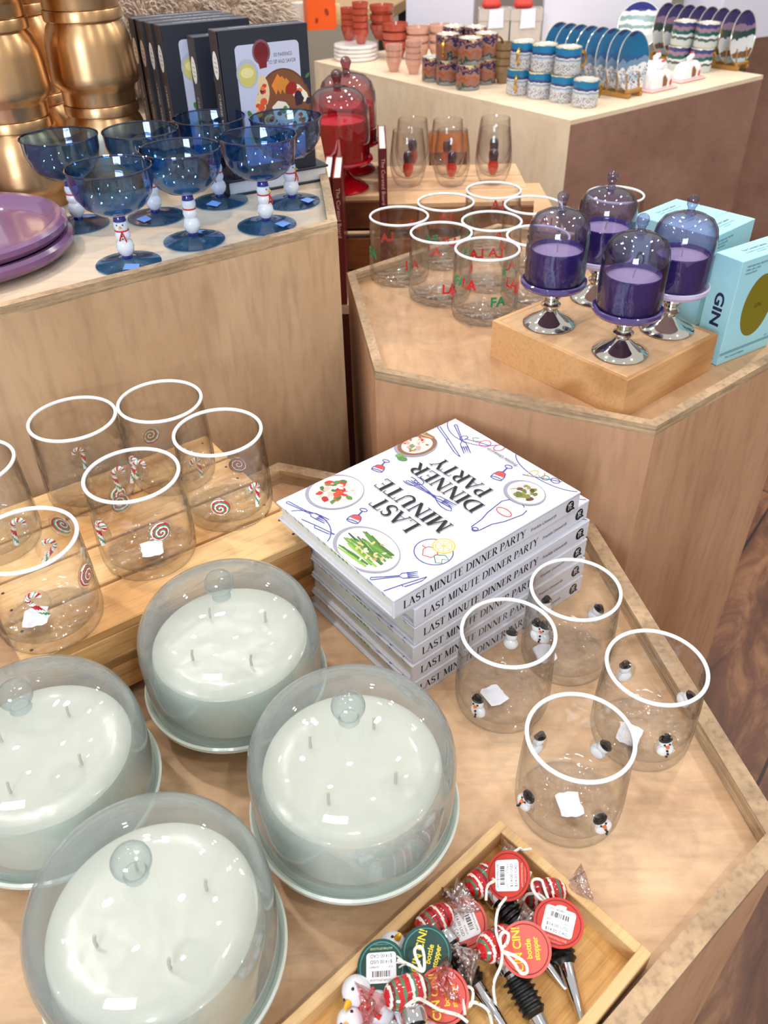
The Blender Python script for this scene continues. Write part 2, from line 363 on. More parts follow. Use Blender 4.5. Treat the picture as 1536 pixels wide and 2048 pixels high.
BAMBOO_R = wood((200, 158, 106), (222, 184, 132), (2.0, 40, 40), .4, .12, seed=1.9)
DARKWOOD = wood((96, 50, 24), (140, 82, 42), (1.1, 14, 14), .5, .25, rings=1.2, seed=6.5)
WHITE_GL = flat((244, 247, 250), .18, coat=.4, var=.01)
CHROME = flat((215, 215, 218), .08, 1.0, var=.01)
CLEAR = glass((.997, .997, .997), (.36, .39, .38), .012, wav=.6, wscale=50, epow=5.0, base=.045)
CLEAR2 = glass((.972, .972, .967), (.58, .60, .59), .015)
BASEGL = glass((.985, .99, .988), (.40, .44, .43), .012, wav=.9, wscale=80, base=.09, epow=2.8)
# ------------------------------------------------------------------ setting
def structure(o): o['kind'] = 'structure'; return o
def floor_mat():
    m, nt, out = newmat('stained_plank_floor'); p = N(nt, 'ShaderNodeBsdfPrincipled', Roughness=.42); p.inputs['Specular IOR Level'].default_value = .4
    tc = N(nt, 'ShaderNodeTexCoord'); mp = N(nt, 'ShaderNodeMapping'); mp.inputs['Rotation'].default_value = (0, 0, math.radians(-52)); nt.links.new(tc.outputs['Object'], mp.inputs['Vector'])
    br = N(nt, 'ShaderNodeTexBrick', Scale=1.0); br.inputs['Brick Width'].default_value = 2.2; br.inputs['Row Height'].default_value = .26; br.inputs['Mortar Size'].default_value = .0035
    br.inputs['Color1'].default_value = (.30, .30, .30, 1); br.inputs['Color2'].default_value = (.75, .75, .75, 1); br.inputs['Mortar'].default_value = (0, 0, 0, 1); nt.links.new(mp.outputs[0], br.inputs['Vector'])
    n1 = N(nt, 'ShaderNodeTexNoise', Scale=5.5, Detail=9.0, Roughness=.68, Distortion=.8)
    m2 = N(nt, 'ShaderNodeMapping'); m2.inputs['Scale'].default_value = (.7, 2.2, 1); nt.links.new(mp.outputs[0], m2.inputs['Vector']); nt.links.new(m2.outputs[0], n1.inputs['Vector'])
    ma = N(nt, 'ShaderNodeMath', _operation='MULTIPLY_ADD'); nt.links.new(br.outputs['Color'], ma.inputs[0]); ma.inputs[1].default_value = .3; nt.links.new(n1.outputs['Fac'], ma.inputs[2])
    cr = N(nt, 'ShaderNodeValToRGB'); E_ = cr.color_ramp.elements; E_[0].position = .42; E_[1].position = .86; e = E_.new(.62)
    E_[0].color = (*s2l((64, 34, 22)), 1); E_[1].color = (*s2l((104, 64, 42)), 1); E_[2].color = (*s2l((164, 118, 80)), 1)
    nt.links.new(ma.outputs[0], cr.inputs[0])
    mx = N(nt, 'ShaderNodeMix', _data_type='RGBA', _blend_type='MULTIPLY'); nt.links.new(br.outputs['Fac'], mx.inputs[0]); nt.links.new(cr.outputs[0], mx.inputs[6]); mx.inputs[7].default_value = (.25, .2, .18, 1)
    nt.links.new(mx.outputs[2], p.inputs['Base Color']); nt.links.new(p.outputs[0], out.inputs[0]); return m
b = B(); b.box((9, 10, .05), (0.5, 3.0, -.025)); structure(build('floor', b, floor_mat()))
WALL = flat((196, 190, 182), .7)
b = B(); b.box((9, .1, 3.2), (.5, 8.05, 1.6)); structure(build('wall_back', b, WALL))
b = B(); b.box((.1, 10, 3.2), (-4.05, 3, 1.6)); structure(build('wall_left', b, WALL))
b = B(); b.box((.1, 10, 3.2), (5.05, 3, 1.6)); structure(build('wall_right', b, WALL))
b = B(); b.box((9, .02, .16), (.5, 7.985, .08)); structure(build('baseboard_back', b, flat((120, 100, 84), .5)))
# ------------------------------------------------------------------ plinths
def offset(poly, d):
    n = len(poly); res = []
    for i in range(n):
        p0, p1, p2 = V(poly[i-1]), V(poly[i]), V(poly[(i+1) % n]); e1 = (p1-p0).normalized(); e2 = (p2-p1).normalized(); n1 = V((-e1.y, e1.x)); n2 = V((-e2.y, e2.x))
        k = d/(1+n1.dot(n2)); q = p1+(n1+n2)*k; res.append((q.x, q.y))
    return res
def tray_plinth(name, label, corners, z_rim, z_floor, lip, side, topm, edge=None):
    cx = sum(c[0] for c in corners)/len(corners); cy = sum(c[1] for c in corners)/len(corners)
    t = thing(name, label, 'display plinth', (cx, cy, 0)); P = [(c[0]-cx, c[1]-cy) for c in corners]; I = offset(P, lip)
    b = B(); b.prism(P, 0, z_rim-.012, top=False); build('side_panels', b, side, t)
    b = B(); b.ring(P, I, z_rim-.012, z_rim, 0, 1)
    a = [b.v((x, y, z_floor-.002)) for x, y in I]; c = [b.v((x, y, z_rim-.012)) for x, y in I]
    for i in range(len(I)): b.face([a[i], a[(i+1) % len(I)], c[(i+1) % len(I)], c[i]], 0)
    build('plywood_rim', b, [PLY_EDGE, RIM_TOP if edge is None else edge], t)
    b = B(); b.prism(I, z_floor-.018, z_floor); build('top_panel', b, topm, t)
    return t
def hexa(p0, ang, s):
    P = [p0]
    for i in range(5): P.append((P[-1][0]+s*math.cos(math.radians(ang+60*i)), P[-1][1]+s*math.sin(math.radians(ang+60*i))))
    return P
def dirv(a): return V((math.cos(math.radians(a)), math.sin(math.radians(a)), 0))
TZ = .806        # floor of the low hexagonal tray table
tray_plinth('hexagonal_display_table', 'low hexagonal plywood display table with worn raised rim, in the foreground', hexa((.3252, .3535), 99.8, .4205), .826, TZ, .017, PLY_DARK, PLY_TOP)
LZ = 1.1005      # floor of the tall plinth on the left
bl = at(674.3, 442, 1.11)
Pl = hexa((bl.x, bl.y), 95.5, .423)
tray_plinth('hexagonal_display_plinth', 'tall hexagonal birch plywood plinth at left, holding blue coupes and gold canisters', Pl, 1.11, LZ, .012, PLY_SIDE, PLY_PALE)
MZ = .957        # floor of the middle plinth
h0, h1, h2 = at(694, 545, .975), at(750, 742, .975), at(1313, 853, .975)
h3 = h2+dirv(38.5)*.33; h4 = h3+dirv(98)*.325; h5 = h4+dirv(157)*.33
tray_plinth('hexagonal_display_plinth', 'hexagonal plywood plinth at right holding lettered tumblers and purple candles', [(p.x, p.y) for p in (h0, h1, h2, h3, h4, h5)], .975, MZ, .012, PLY_DARK, wood((188, 146, 108), (214, 174, 134), (5, 1.2, 5), .45, .14, seed=2.2, stain=.3))
FZ = .92
f0, f1, f2 = at(628, 122, FZ), at(1142, 241, FZ), at(1527, 150, FZ)
f3 = f0+(f2-f1)
ce = (f0+f2)/2
t = thing('rectangular_display_plinth', 'large rectangular plywood plinth at back with mugs, plates and pink cups', 'display plinth', (ce.x, ce.y, 0))
quad = [(p.x-ce.x, p.y-ce.y) for p in (f0, f1, f2, f3)]
b = B(); n_ = 4
lo = [b.v((x, y, 0)) for x, y in quad]; hi = [b.v((x, y, FZ-.012)) for x, y in quad]
for i in range(4): b.face([lo[i], lo[(i+1) % 4], hi[(i+1) % 4], hi[i]], 1 if i == 1 else 0)  # right face gets the darker plywood tone: its shade is put into the colour
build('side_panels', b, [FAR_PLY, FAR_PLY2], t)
b = B(); b.prism(quad, FZ-.012, FZ); build('top_panel', b, wood((232, 208, 176), (246, 226, 198), (3, 3, 3), .5, .06, seed=3.1), t)
# ------------------------------------------------------------------ cookbooks on the low table
W_, H_, TH_ = .190, .250, .0232
PAPER = flat((208, 208, 217), .5, var=.01); PAGES = flat((226, 222, 214), .8, var=.05)
BLUE = (58, 66, 150); INK = (16, 16, 18); RED = (214, 58, 52); GRN = (60, 130, 70); YEL = (226, 186, 60); ORG = (226, 120, 60)
def P_(x, y): return (x/1000, .25-y/1000)
def make_cookbook():
    t = thing('cookbook', '', 'book')
    b = B(); b.box((W_, H_, .0028), (W_/2, H_/2, TH_-.0014), .0008); b.box((W_, H_, .0028), (W_/2, H_/2, .0014), .0008); b.box((.0035, H_, TH_-.001), (.00175, H_/2, TH_/2), .0012)
    build('cover', b, PAPER, t)
    b = B(); b.box((W_-.006, H_-.008, TH_-.0056), (W_/2-.001, H_/2, TH_/2)); build('page_block', b, PAGES, t)
    d = Dec((0, 0, TH_), (1, 0, 0), (0, 1, 0))
    # circular line drawings clipped to the cover
    lw = .00095; clip = (.002, .001, .189, .249)
    def S(pts, col=BLUE, w=lw):
        run = []
        for p in list(pts)+[None]:
            if p is not None and 1 < p[0] < 189 and 1 < p[1] < 249: run.append(P_(*p))
            else:
                if len(run) > 1: d.stroke(run, w, col)
                run = []
    def E(cx, cy, rx, ry, col=BLUE, a0=0, a1=360, n=40, w=lw): S(arc(cx, cy, rx, ry, a0, a1, n), col, w)
    def tool(a, b_, kind, col=BLUE):
        """cutlery in outline from handle end a to head end b"""
        ax, ay = a; dx, dy = b_[0]-ax, b_[1]-ay; L = math.hypot(dx, dy); ux, uy = dx/L, dy/L
        def q(s_, w): return (ax+ux*s_*L-uy*w, ay+uy*s_*L+ux*w)
        if kind == 'fork':
            S([q(0, 0), q(.02, 1.6), q(.3, .9), q(.6, .7), q(.66, 3.4), q(.98, 3.6)]); S([q(0, 0), q(.02, -1.6), q(.3, -.9), q(.6, -.7), q(.66, -3.4), q(.98, -3.6)])
            for w in (-3.4, -1.2, 1.2, 3.4): S([q(.76, w-.4), q(1, w), q(.76, w+.4)])
        elif kind == 'knife': S([q(0, 1.6), q(.45, 1.3), q(.45, 2.4), q(.85, 2.8), q(1, .2), q(.45, -1.2), q(0, -1.6), q(0, 1.6)]); S([q(.42, 1.3), q(.42, -1.3)])
        else: S([q(s_, w) for s_, w in ((0, 0), (.03, 1.4), (.6, .6), (.68, 2.6), (.8, 4), (.93, 3), (1, 0), (.93, -3), (.8, -4), (.68, -2.6), (.6, -.6), (.03, -1.4), (0, 0))])
    def goblet(a, b_, k=1.0):
        """wine glass outline: a bowl end, b foot end"""
        ax, ay = a; dx, dy = b_[0]-ax, b_[1]-ay; L = math.hypot(dx, dy); ux, uy = dx/L, dy/L
        def q(s_, w): return (ax+ux*s_*L-uy*w*k, ay+uy*s_*L+ux*w*k)
        d.poly([P_(*q(s_, w)) for s_, w in ((.2, 6), (.38, 4.6), (.48, 0), (.38, -4.6), (.2, -6))], (214, 70, 66))
        S([q(s_, w) for s_, w in ((0, 6.5), (.2, 6.6), (.42, 4.4), (.5, .4), (.78, .3))]); S([q(s_, w) for s_, w in ((0, -6.5), (.2, -6.6), (.42, -4.4), (.5, -.4), (.78, -.3))])
        S([q(0+.07*math.cos(a_), 6.5*math.sin(a_)) for a_ in [2*PI*i/20 for i in range(21)]]); S([q(.9+.1*math.cos(a_), 4*math.sin(a_)) for a_ in [2*PI*i/20 for i in range(21)]])
    E(27, 71, 19, 18)
    E(46, 257, 48, 24, BLUE, 195, 345, 30); E(156, 262, 42, 40, BLUE, 205, 330, 30); E(135, -6, 33, 27, BLUE, 15, 165, 30)
    # turnip and lemon slice
    S([(36, 66), (30, 60), (22, 64), (22, 72), (30, 76), (36, 72), (36, 66)], RED); S([(36, 69), (41, 69)], RED)
    S([(23, 68), (14, 62), (10, 66), (14, 70), (9, 74), (16, 76), (23, 69)], GRN)
    d.ell(*P_(27, 84), .0105, .0105, (240, 236, 226)); E(27, 84, 10.5, 10.5, YEL, 0, 360, 30, 1.4e-3); E(27, 84, 8, 8, YEL)
    for k in range(8): S([(27, 84), (27+8*math.cos(k*PI/4), 84+8*math.sin(k*PI/4))], YEL)
    # apple and radish at the bottom edge
    E(128, 238, 6, 7, RED); S([(134, 238), (140, 232), (146, 236), (140, 241)], GRN); E(112, 244, 5, 7, RED); S([(150, 228), (120, 240)]); E(152, 228, 3.5, 5, BLUE)
    E(54, 236, 4, 7, YEL); E(40, 240, 4, 4, GRN); S([(46, 246), (40, 236), (48, 238)], ORG); E(30, 244, 5, 4); S([(24, 248), (60, 226)])
    tool((182, 8), (128, 21), 'fork'); tool((148, 2), (108, 15), 'knife'); tool((36, -1+3), (12, 40), 'fork'); tool((14, 1), (5, 43), 'knife')
    tool((188, 222), (127, 199), 'knife'); tool((179, 240), (126, 209), 'fork')
    tool((131, 125), (64, 133), 'fork'); tool((126, 132), (62, 126), 'spoon')
    S(arc(128, 128, 10, 6, 60, 300, 16)); S(arc(124, 134, 9, 5, 60, 300, 16))
    goblet((166, 113), (174, 134)); goblet((113, 40), (121, 62)); goblet((73, 200), (80, 228))
    # lying bottle
    S([(26, 122), (31, 124), (33, 140), (37, 152), (41, 176), (38, 184), (26, 189), (19, 186)]); S([(26, 122), (22, 126), (21, 142), (16, 154), (12, 176), (14, 184)]); E(26, 124, 3, 3); E(27, 165, 9, 5, RED)
    # photographed plates
    def plate(cx, cy, rx, ry, rim=(216, 216, 216)):
        d.ell(*P_(cx+1, cy-1), rx/1000+.003, ry/1000+.002, (150, 146, 162), n=40, clip=clip); d.ell(*P_(cx, cy), rx/1000, ry/1000, rim, n=40, clip=clip); d.ell(*P_(cx, cy), rx*.8/1000, ry*.8/1000, (196, 196, 194), n=40, clip=clip)
    def bits(cx, cy, r, items, n, s0, s1, asp=.6):
        for i in range(n):
            a, q = random.uniform(0, 2*PI), r*math.sqrt(random.random()); s = random.uniform(s0, s1)
            d.ell(*P_(cx+q*math.cos(a), cy+q*math.sin(a)), s/1000, s*asp/1000, random.choice(items), random.uniform(0, PI), 10, .2, clip=clip)
    plate(70, 26, 35, 26, (212, 210, 204))
    for i in range(30):
        y = random.uniform(8, 40); a = random.uniform(-.25, .25); x0 = random.uniform(42, 62); L = random.uniform(28, 42)
        g = random.choice([(104, 150, 48), (66, 110, 40), (136, 178, 70), (48, 84, 36), (84, 132, 44)])
        p = [(x0, y), (x0+L*.5, y+a*8), (x0+L, y+a*22)]; p = [P_(x, min(max(yy, 2), 50)) for x, yy in p]; d.stroke(p, [.0022, .003, .0016], g)
    bits(66, 26, 16, [(214, 180, 120), (236, 220, 180), (190, 140, 80)], 18, 1.5, 3)
    plate(163, 57, 27, 29)
    bits(166, 56, 17, [(200, 44, 34), (220, 70, 40), (170, 30, 30)], 12, 4, 6, .8); bits(163, 58, 19, [(240, 236, 220), (244, 240, 206), (84, 130, 60), (60, 110, 50), (216, 176, 160)], 26, 2, 5)
    plate(175, 178, 19, 24, (130, 88, 62)); bits(176, 178, 14, [(190, 46, 40), (240, 220, 190), (226, 214, 190), (110, 140, 80), (222, 150, 140), (150, 104, 76)], 30, 2, 5)
    for k in range(5): d.stroke([P_(188, 190+k*3), P_(174, 199+k)], .0018, random.choice([(150, 104, 66), (206, 160, 110)]))
    d.ell(*P_(165, 148), .006, .004, (84, 130, 60), .4); d.ell(*P_(172, 150), .005, .003, (110, 150, 80), 1.2)
    plate(35, 205, 20, 18); bits(35, 205, 12, [(120, 126, 50), (96, 104, 40), (136, 140, 66), (90, 60, 40)], 16, 2.6, 4.4, .75)
    for p in ((30, 198), (44, 206), (36, 214)): d.stroke([P_(p[0], p[1]), P_(p[0]+6, p[1]-9)], .0008, (150, 110, 80))
    d.build('cover_artwork', t)
    d = Dec((0, 0, TH_), (1, 0, 0), (0, 1, 0), lift=.0013)
    # the title reads across the width: left = spine side
    for w, x0, x1, y in (('LAST', 63, 125, 87.5), ('MINUTE', 42, 148, 111.5), ('DINNER', 45, 146, 157.5), ('PARTY', 58, 138, 182)): d.roman(w, x0/1000, .25-y/1000, .0188, (x1-x0)/1000, INK)
    d.text('Frankie Unsworth', .097, .25-.2345, .0044, (40, 40, 46), width=.044)
    d.build('title_lettering', t)
    d = Dec((0, H_, 0), (0, -1, 0), (0, 0, 1))
    d.roman('LAST MINUTE DINNER PARTY', .011, .0062, .0098, .158, INK); d.text('Frankie Unsworth', .1955, .0085, .0044, INK, width=.037)
    d.ell(.2345, .0115, .0062, .0072, INK); d.poly([(.2405, .0085), (.2435, .0048), (.237, .0055)], INK)
    W2 = (236, 236, 240)
    for pts in ([(.2318, .0158), (.2332, .0125), (.2332, .0075)], [(.2346, .0158), (.2332, .0125)], [(.2355, .0155), (.2355, .0085), (.238, .0085)], [(.2355, .012), (.2375, .012)], [(.2355, .0155), (.238, .0155)]): d.stroke(pts, .0008, W2)
    d.build('spine_lettering', t)
    # printed cover art wrapping over the head and fore edges of the boards
    d = Dec((0, H_, 0), (1, 0, 0), (0, 0, 1), lift=.0002)
    d.n = V((0, 1, 0))
    for x in (.012, .03, .034, .05, .112, .13, .152, .168): d.stroke([(x, TH_-.0026), (x+.004, TH_-.0002)], .0008, BLUE)
    for x in range(7): d.poly([(.066+x*.006, TH_-.0026), (.070+x*.006, TH_-.0026), (.071+x*.006, TH_-.0002), (.067+x*.006, TH_-.0002)], random.choice([(104, 150, 48), (136, 178, 70), (226, 224, 216)]), False)
    d.stroke([(.14, TH_-.0024), (.145, TH_-.0004)], .0012, GRN); d.stroke([(.147, TH_-.0024), (.149, TH_-.0004)], .0012, RED)
    d.build('edge_printing', t)
    return t
cb = make_cookbook()
# spine edge of each book: head corner and tail corner seen from the camera
zs = [.946-.0236, .946-.0236-.0232*1, .946-.0236-.0232*2, .946-.0236-.0232*3, .946-.0236-.0232*4, .806]
spines = [((785, 1203.7), (1164, 982.4)), ((827, 1222), (1182, 998)), ((829, 1258), (1181, 1039)), ((829, 1295), (1174, 1078)), ((829, 1331), (1168, 1117)), ((830, 1366), (1161, 1154))]
cb_lab = ['white hardback cookbook with food photographs, topmost of the stack', 'white hardback cookbook second from top of the stack, spine poking out right', 'white hardback cookbook third from top of the stack', 'white hardback cookbook third from bottom of the stack', 'white hardback cookbook second from bottom of the stack', 'white hardback cookbook at the very bottom of the stack, on the table']
zt = .946
for i in range(6):
    TL, BL = at(*spines[i][0], zt), at(*spines[i][1], zt)
    ey = (TL-BL); a = math.atan2(ey.y, ey.x)-PI/2; mid = (TL+BL)/2
    org = mid-V((-math.sin(a), math.cos(a), 0))*H_/2
    loc = (org.x, org.y, zt-TH_)
    if i == 0: cb.location = loc; cb.rotation_euler = (0, 0, a); cb['label'] = cb_lab[0]; cb['group'] = 'stacked white cookbooks'
    else: dup(cb, cb_lab[i], loc, a, 'stacked white cookbooks')
    zt -= TH_+.00012 if i else .0236
# ------------------------------------------------------------------ pine crate
CTZ = .903
ca, cbp = at(46, 1333, CTZ), at(621, 1074, CTZ); cd = (cbp-ca).normalized(); crz = math.atan2(cd.y, cd.x); CL = (cbp-ca).length
t = thing('slatted_wooden_crate', 'knotty pine slatted crate turned over as a riser under the candy cane tumblers', 'crate', (ca.x, ca.y, TZ), crz)
CH = CTZ-TZ
def slat(b, x0, x1, y0, y1, z0, z1): b.box((x1-x0, y1-y0, z1-z0), ((x0+x1)/2, (y0+y1)/2, (z0+z1)/2), .0012)
b = B()
for k in range(4): slat(b, 0, CL, k*.0632, k*.0632+.0585, CH-.011, CH)
build('top_slats', b, PINE, t)
b = B()
for y in (0, .2375):
    for z0, z1 in ((CH-.052, CH-.0112), (.012, .058)): slat(b, 0, CL, y, y+.010, z0, z1)
build('side_slats', b, PINE_F, t)
b = B()
for x in (.0105, CL-.0105-.010): slat(b, x, x+.010, .0105, .237, .012, CH-.0115)
build('end_boards', b, PINE_F, t)
b = B()
for x in (.021, CL-.021-.016):
    for y in (.0105, .221): slat(b, x, x+.016, y, y+.016, 0, CH-.0115)
build('corner_posts', b, PINE_F, t)
b = B()
for k in range(4):
    for x in (.012, CL-.012):
        for dy in (.015, .044): b.lathe([(0, CH+.0004), (.0016, CH+.0003), (.0018, CH-.001)], 8, (x, k*.0632+dy, 0))
build('nail_heads', b, flat((60, 40, 24), .5, .6), t)
# ------------------------------------------------------------------ white-rimmed tumblers
GR, GH = .0450, .0955
OUT_P = [(0, 0), (.040, 0), (.0440, .0022), (.0456, .009), (.0460, .026), (.0452, .055), (.0436, .088), (.0431, .0945)]
IN_P = [(.0415, .0945), (.0420, .088), (.0435, .055), (.0441, .028), (.0430, .015), (.0395, .0105), (.02, .0095), (0, .0095)]
def rad_at(h):
    P = OUT_P[2:]
    for (r0, z0), (r1, z1) in zip(P, P[1:]):
        if z0 <= h <= z1: return r0+(r1-r0)*(h-z0)/(z1-z0)
    return P[0][0] if h < P[0][1] else P[-1][0]
_tb = {}
def tumbler_base(label, c, zb, group, wob=True):
    t = thing('tumbler', label, 'glass', (c[0], c[1], zb), 0, group)
    if 'g' not in _tb:
        b = B(); b.lathe(OUT_P+IN_P, 72, mfun=lambda j, i: 1 if j in (0, 1, 13, 14) else 0); o = build('glass_body', b, [CLEAR, BASEGL], t, sharp=60); _tb['g'] = o.data
        b = B(); b.torus(.0427, .00180, (0, 0, .0945), 72, 10, sz=1.0); o = build('white_rim', b, WHITE_GL, t); _tb['r'] = o.data
    else:
        for nm, k in (('glass_body', 'g'), ('white_rim', 'r')): o = bpy.data.objects.new(nm, _tb[k]); C.objects.link(o); o.parent = t
    return t
def hit(c, zb, u, v, back=False, r=.0455):
    """where the sight line through (u,v) meets the near or far wall of a glass: angle and height"""
    d = ray(u, v); a = d.x*d.x+d.y*d.y; ox, oy = -c[0], -c[1]; bb = d.x*ox+d.y*oy; q = bb*bb-a*(ox*ox+oy*oy-r*r)
    tt = (-bb+(math.sqrt(q) if back else -math.sqrt(q)))/a if q > 0 else -bb/a
    x, y, z = d.x*tt, d.y*tt, CAM_Z+d.z*tt
    return math.atan2(y-c[1], x-c[0]), z-zb
def wallmap(a, h, off=.0):
    """tangent coordinates on the wall: s round the glass, t up, n outwards"""
    def f(s, t_, n=0.0):
        hh = h+t_; r = rad_at(min(max(hh, .003), .094))+off+n; A = a+s/.0455
        return (r*math.cos(A), r*math.sin(A), hh)
    return f
CW, CR_, CG = flat((246, 246, 242), .15, coat=.6, var=.01), flat((200, 32, 44), .15, coat=.6), flat((72, 150, 110), .15, coat=.6)
GOB = glass((.99, .99, .99), (.62, .66, .64), .02, base=.06, epow=4)
def gob(par, a, h, r=.012, sy=1.2):
    f = wallmap(a, h); b = B(); p = V(f(0, 0, .0)); n = V((math.cos(a), math.sin(a), 0))
    b.ball(1, n=20, X=T(*p) @ RZ(a) @ Matrix.Diagonal((.0022, r, r*sy, 1)))
    return build('glass_bead', b, GOB, par)
def cane(par, a, h, tilt=0.0, k=1.3, flip=1):
    f = wallmap(a, h, .0012); pts = []
    base = [(-.0028, -.012), (-.0028, -.006), (-.0028, 0), (-.0028, .003)]+[(.0008+.0036*math.cos(q), .004+.0036*math.sin(q)) for q in [PI-PI*1.1*i/8 for i in range(9)]]
    for x, y in base:
        x, y = x*flip*k, y*k; pts.append(f(x*math.cos(tilt)-y*math.sin(tilt), x*math.sin(tilt)+y*math.cos(tilt), .0006))
    P = [];
    for p, q in zip(pts, pts[1:]):
        for s in range(8): P.append(V(p).lerp(V(q), s/8))
    P.append(V(pts[-1])); b = B(); b.tube(P, .00165*k, 10, mfun=lambda i, j: (0, 1, 1, 0, 0, 2)[int(((i/22+j/10) % 1)*6)])
    o = build('candy_cane', b, [CW, CR_, CG], par); gob(par, a, h, .0105); return o
def swirl(par, a, h, cols=(1, 0, 2), rad=.0096):
    f = wallmap(a, h); b = B(); nr, na = 18, 54; g = []
    for i in range(nr+1):
        q = i/nr; g.append([b.v(f(rad*q*math.cos(2*PI*j/na), rad*q*math.sin(2*PI*j/na), .0008+.0022*math.sqrt(max(0, 1-q*q)))) for j in range(na)])
    for i in range(nr):
        for j in range(na):
            k = ((j/na)+i/nr*2.3) % 1.0; m = cols[int(k*len(cols)) % len(cols)]
            b.face([g[i][j], g[i+1][j], g[i+1][(j+1) % na], g[i][(j+1) % na]], m)
    o = build('candy_swirl', b, [CW, CR_, CG], par); gob(par, a, h, .0125, 1.0); return o
HAT, CARROT = flat((14, 14, 16), .25, coat=.4), flat((232, 104, 36), .3)
SNOW = flat((236, 238, 240), .12, coat=.6, var=.01)
def snowman(par, a, h, tilt=0.0, k=1.38):
    f = wallmap(a, h); n = V((math.cos(a), math.sin(a), 0)); o = V(f(0, 0, .0006))
    X = Matrix.Translation(o) @ RZ(a+PI/2) @ RY(tilt) @ Matrix.Scale(k, 4)   # local x tangent, -y outwards
    b = B(); b.ball(.0056, (0, 0, -.004), 16, X, sc=(1, .62, 1)); b.ball(.0043, (0, 0, .0035), 16, X, sc=(1, .7, 1)); s = build('snowman_figure', b, SNOW, par)
    b = B(); b.lathe([(0, .0064), (.0044, .0066), (.0044, .0073), (.0029, .0076), (.0027, .0100), (.0018, .0112), (0, .0113)], 14, X=X @ Matrix.Diagonal((1, .7, 1, 1))); build('hat', b, HAT, s)
    b = B()
    for x, z, r, y in ((-.0016, .0046, .0007, .0029), (.0016, .0046, .0007, .0029), (0, -.001, .00085, .0036), (.0003, -.0038, .00085, .0039), (-.0004, -.0066, .0008, .0036)): b.ball(r, (x, -y, z), 8, X)
    build('eyes_and_buttons', b, HAT, s)
    b = B(); b.ball(.0010, (0, -.0034, .0032), 8, X, sc=(1.3, 1.8, .8)); build('carrot_nose', b, CARROT, s); gob(par, a, h, .0105, 1.35); return s
STICK = flat((238, 240, 250), .4, var=.02)
def sticker(par, x, y, rot, w=.022, l=.026):
    d = Dec((x, y, .0099), (math.cos(rot), math.sin(rot), 0), (-math.sin(rot), math.cos(rot), 0)); p = []
    for i in range(18):
        q = 2*PI*i/18; k = 1/max(abs(math.cos(q)), abs(math.sin(q)))*random.uniform(.86, 1); p.append((w/2*k*math.cos(q), l/2*k*math.sin(q)))
    d.poly(p, STICK); d.build('price_sticker', par)
def rimcentre(e, z, r=.0445):
    """axis of a glass from the picture extent of its rim at height z"""
    c = at((e[0]+e[1])/2, (e[2]+e[3])/2, z); return V((c.x, c.y))
SZ = TZ+.0002
for nm, (c, sn, st, lab) in {
  'a': ((.1115, .5205), [(957, 1412, 0, -.1), (1022, 1280, 1, 0), (1074, 1262, 1, .1)], (-.008, -.004, .5), 'clear snowman tumbler with white rim, nearest the stacked cookbooks'),
  'b': ((.1842, .5755), [(1092, 1215, 1, 0), (1190, 1228, 1, -.3), (1090, 1240, 0, 0)], (-.022, -.006, .2), 'clear snowman tumbler with white rim, furthest back of the four snowman glasses'),
  'c': ((.2352, .4755), [(1250, 1345, 1, .1), (1370, 1398, 1, -.5), (1330, 1490, 0, -.15)], (-.012, -.008, -.5), 'clear snowman tumbler with white rim, closest to the right edge of the table'),
  'd': ((.1540, .4045), [(1200, 1500, 1, -.4), (1076, 1490, 1, -.2), (1053, 1600, 0, .3), (1203, 1646, 0, -.35)], (0, -.008, .1), 'clear snowman tumbler with white rim, frontmost, right behind the bamboo tray')}.items():
    t = tumbler_base(lab, c, SZ, 'snowman tumblers')
    for u, v, bk, tl in sn: a, h = hit(c, SZ, u, v, bk); snowman(t, a, min(max(h, .016), .066), tl)
    sticker(t, *st)
CZ_ = CTZ+.0003; TS = 1.042; TM = 1.0316
for c, de, st, lab in (
  ((-.2345, .7560), [('s', 303, 873, 1), ('c', 272, 930, 0, .2, 1)], None, 'candy cane tumbler standing at the back of the crate, against the plinth'),
  ((-.3180, .7240), [('c', 160, 915, 1, .1, 1), ('s', 240, 1000, 0)], None, 'candy cane tumbler second from left in the back row on the crate'),
  ((-.1640, .6925), [('s', 441, 1014, 0), ('c', 507, 985, 0, -.2, -1), ('s', 475, 932, 1), ('c', 395, 935, 1, 0, 1)], None, 'candy cane tumbler at right end of the crate, beside the cookbooks'),
  ((-.2336, .6213), [('s', 321, 1063, 0), ('c', 205, 1062, 0, .1, 1), ('c', 238, 955, 1, -.1, -1), ('s', 242, 1008, 1), ('c', 275, 940, 1, .3, -1)], (.004, -.006, .3), 'candy cane tumbler in the middle front of the crate, red swirl facing out'),
  ((-.3960, .6440), [('c', -30, 1000, 0, 0, 1)], None, 'candy cane tumbler cut by the left edge of the photo'),
  ((-.3030, .5300), [('c', 75, 1205, 0, .5, 1), ('s', 172, 1150, 0), ('c', 32, 1048, 1, .1, -1), ('c', 95, 1100, 1, .7, 1), ('s', 110, 1010, 1)], (-.012, -.006, .25), 'candy cane tumbler nearest the camera on the front corner of the crate')):
    c = (c[0]*TM, c[1]*TM); t = tumbler_base(lab, c, CZ_, 'candy cane tumblers'); t.scale = (TS, TS, TS)
    for q in de:
        a, h = hit(c, CZ_, q[1], q[2], q[3], .0455*TS); h = min(max(h/TS, .018), .074)
        if q[0] == 's': swirl(t, a, h, random.choice([(1, 0, 2), (1, 0, 1, 2), (2, 0, 1)]))
        else: cane(t, a, h, q[4], 1.3, q[5])
    if st: sticker(t, *st)
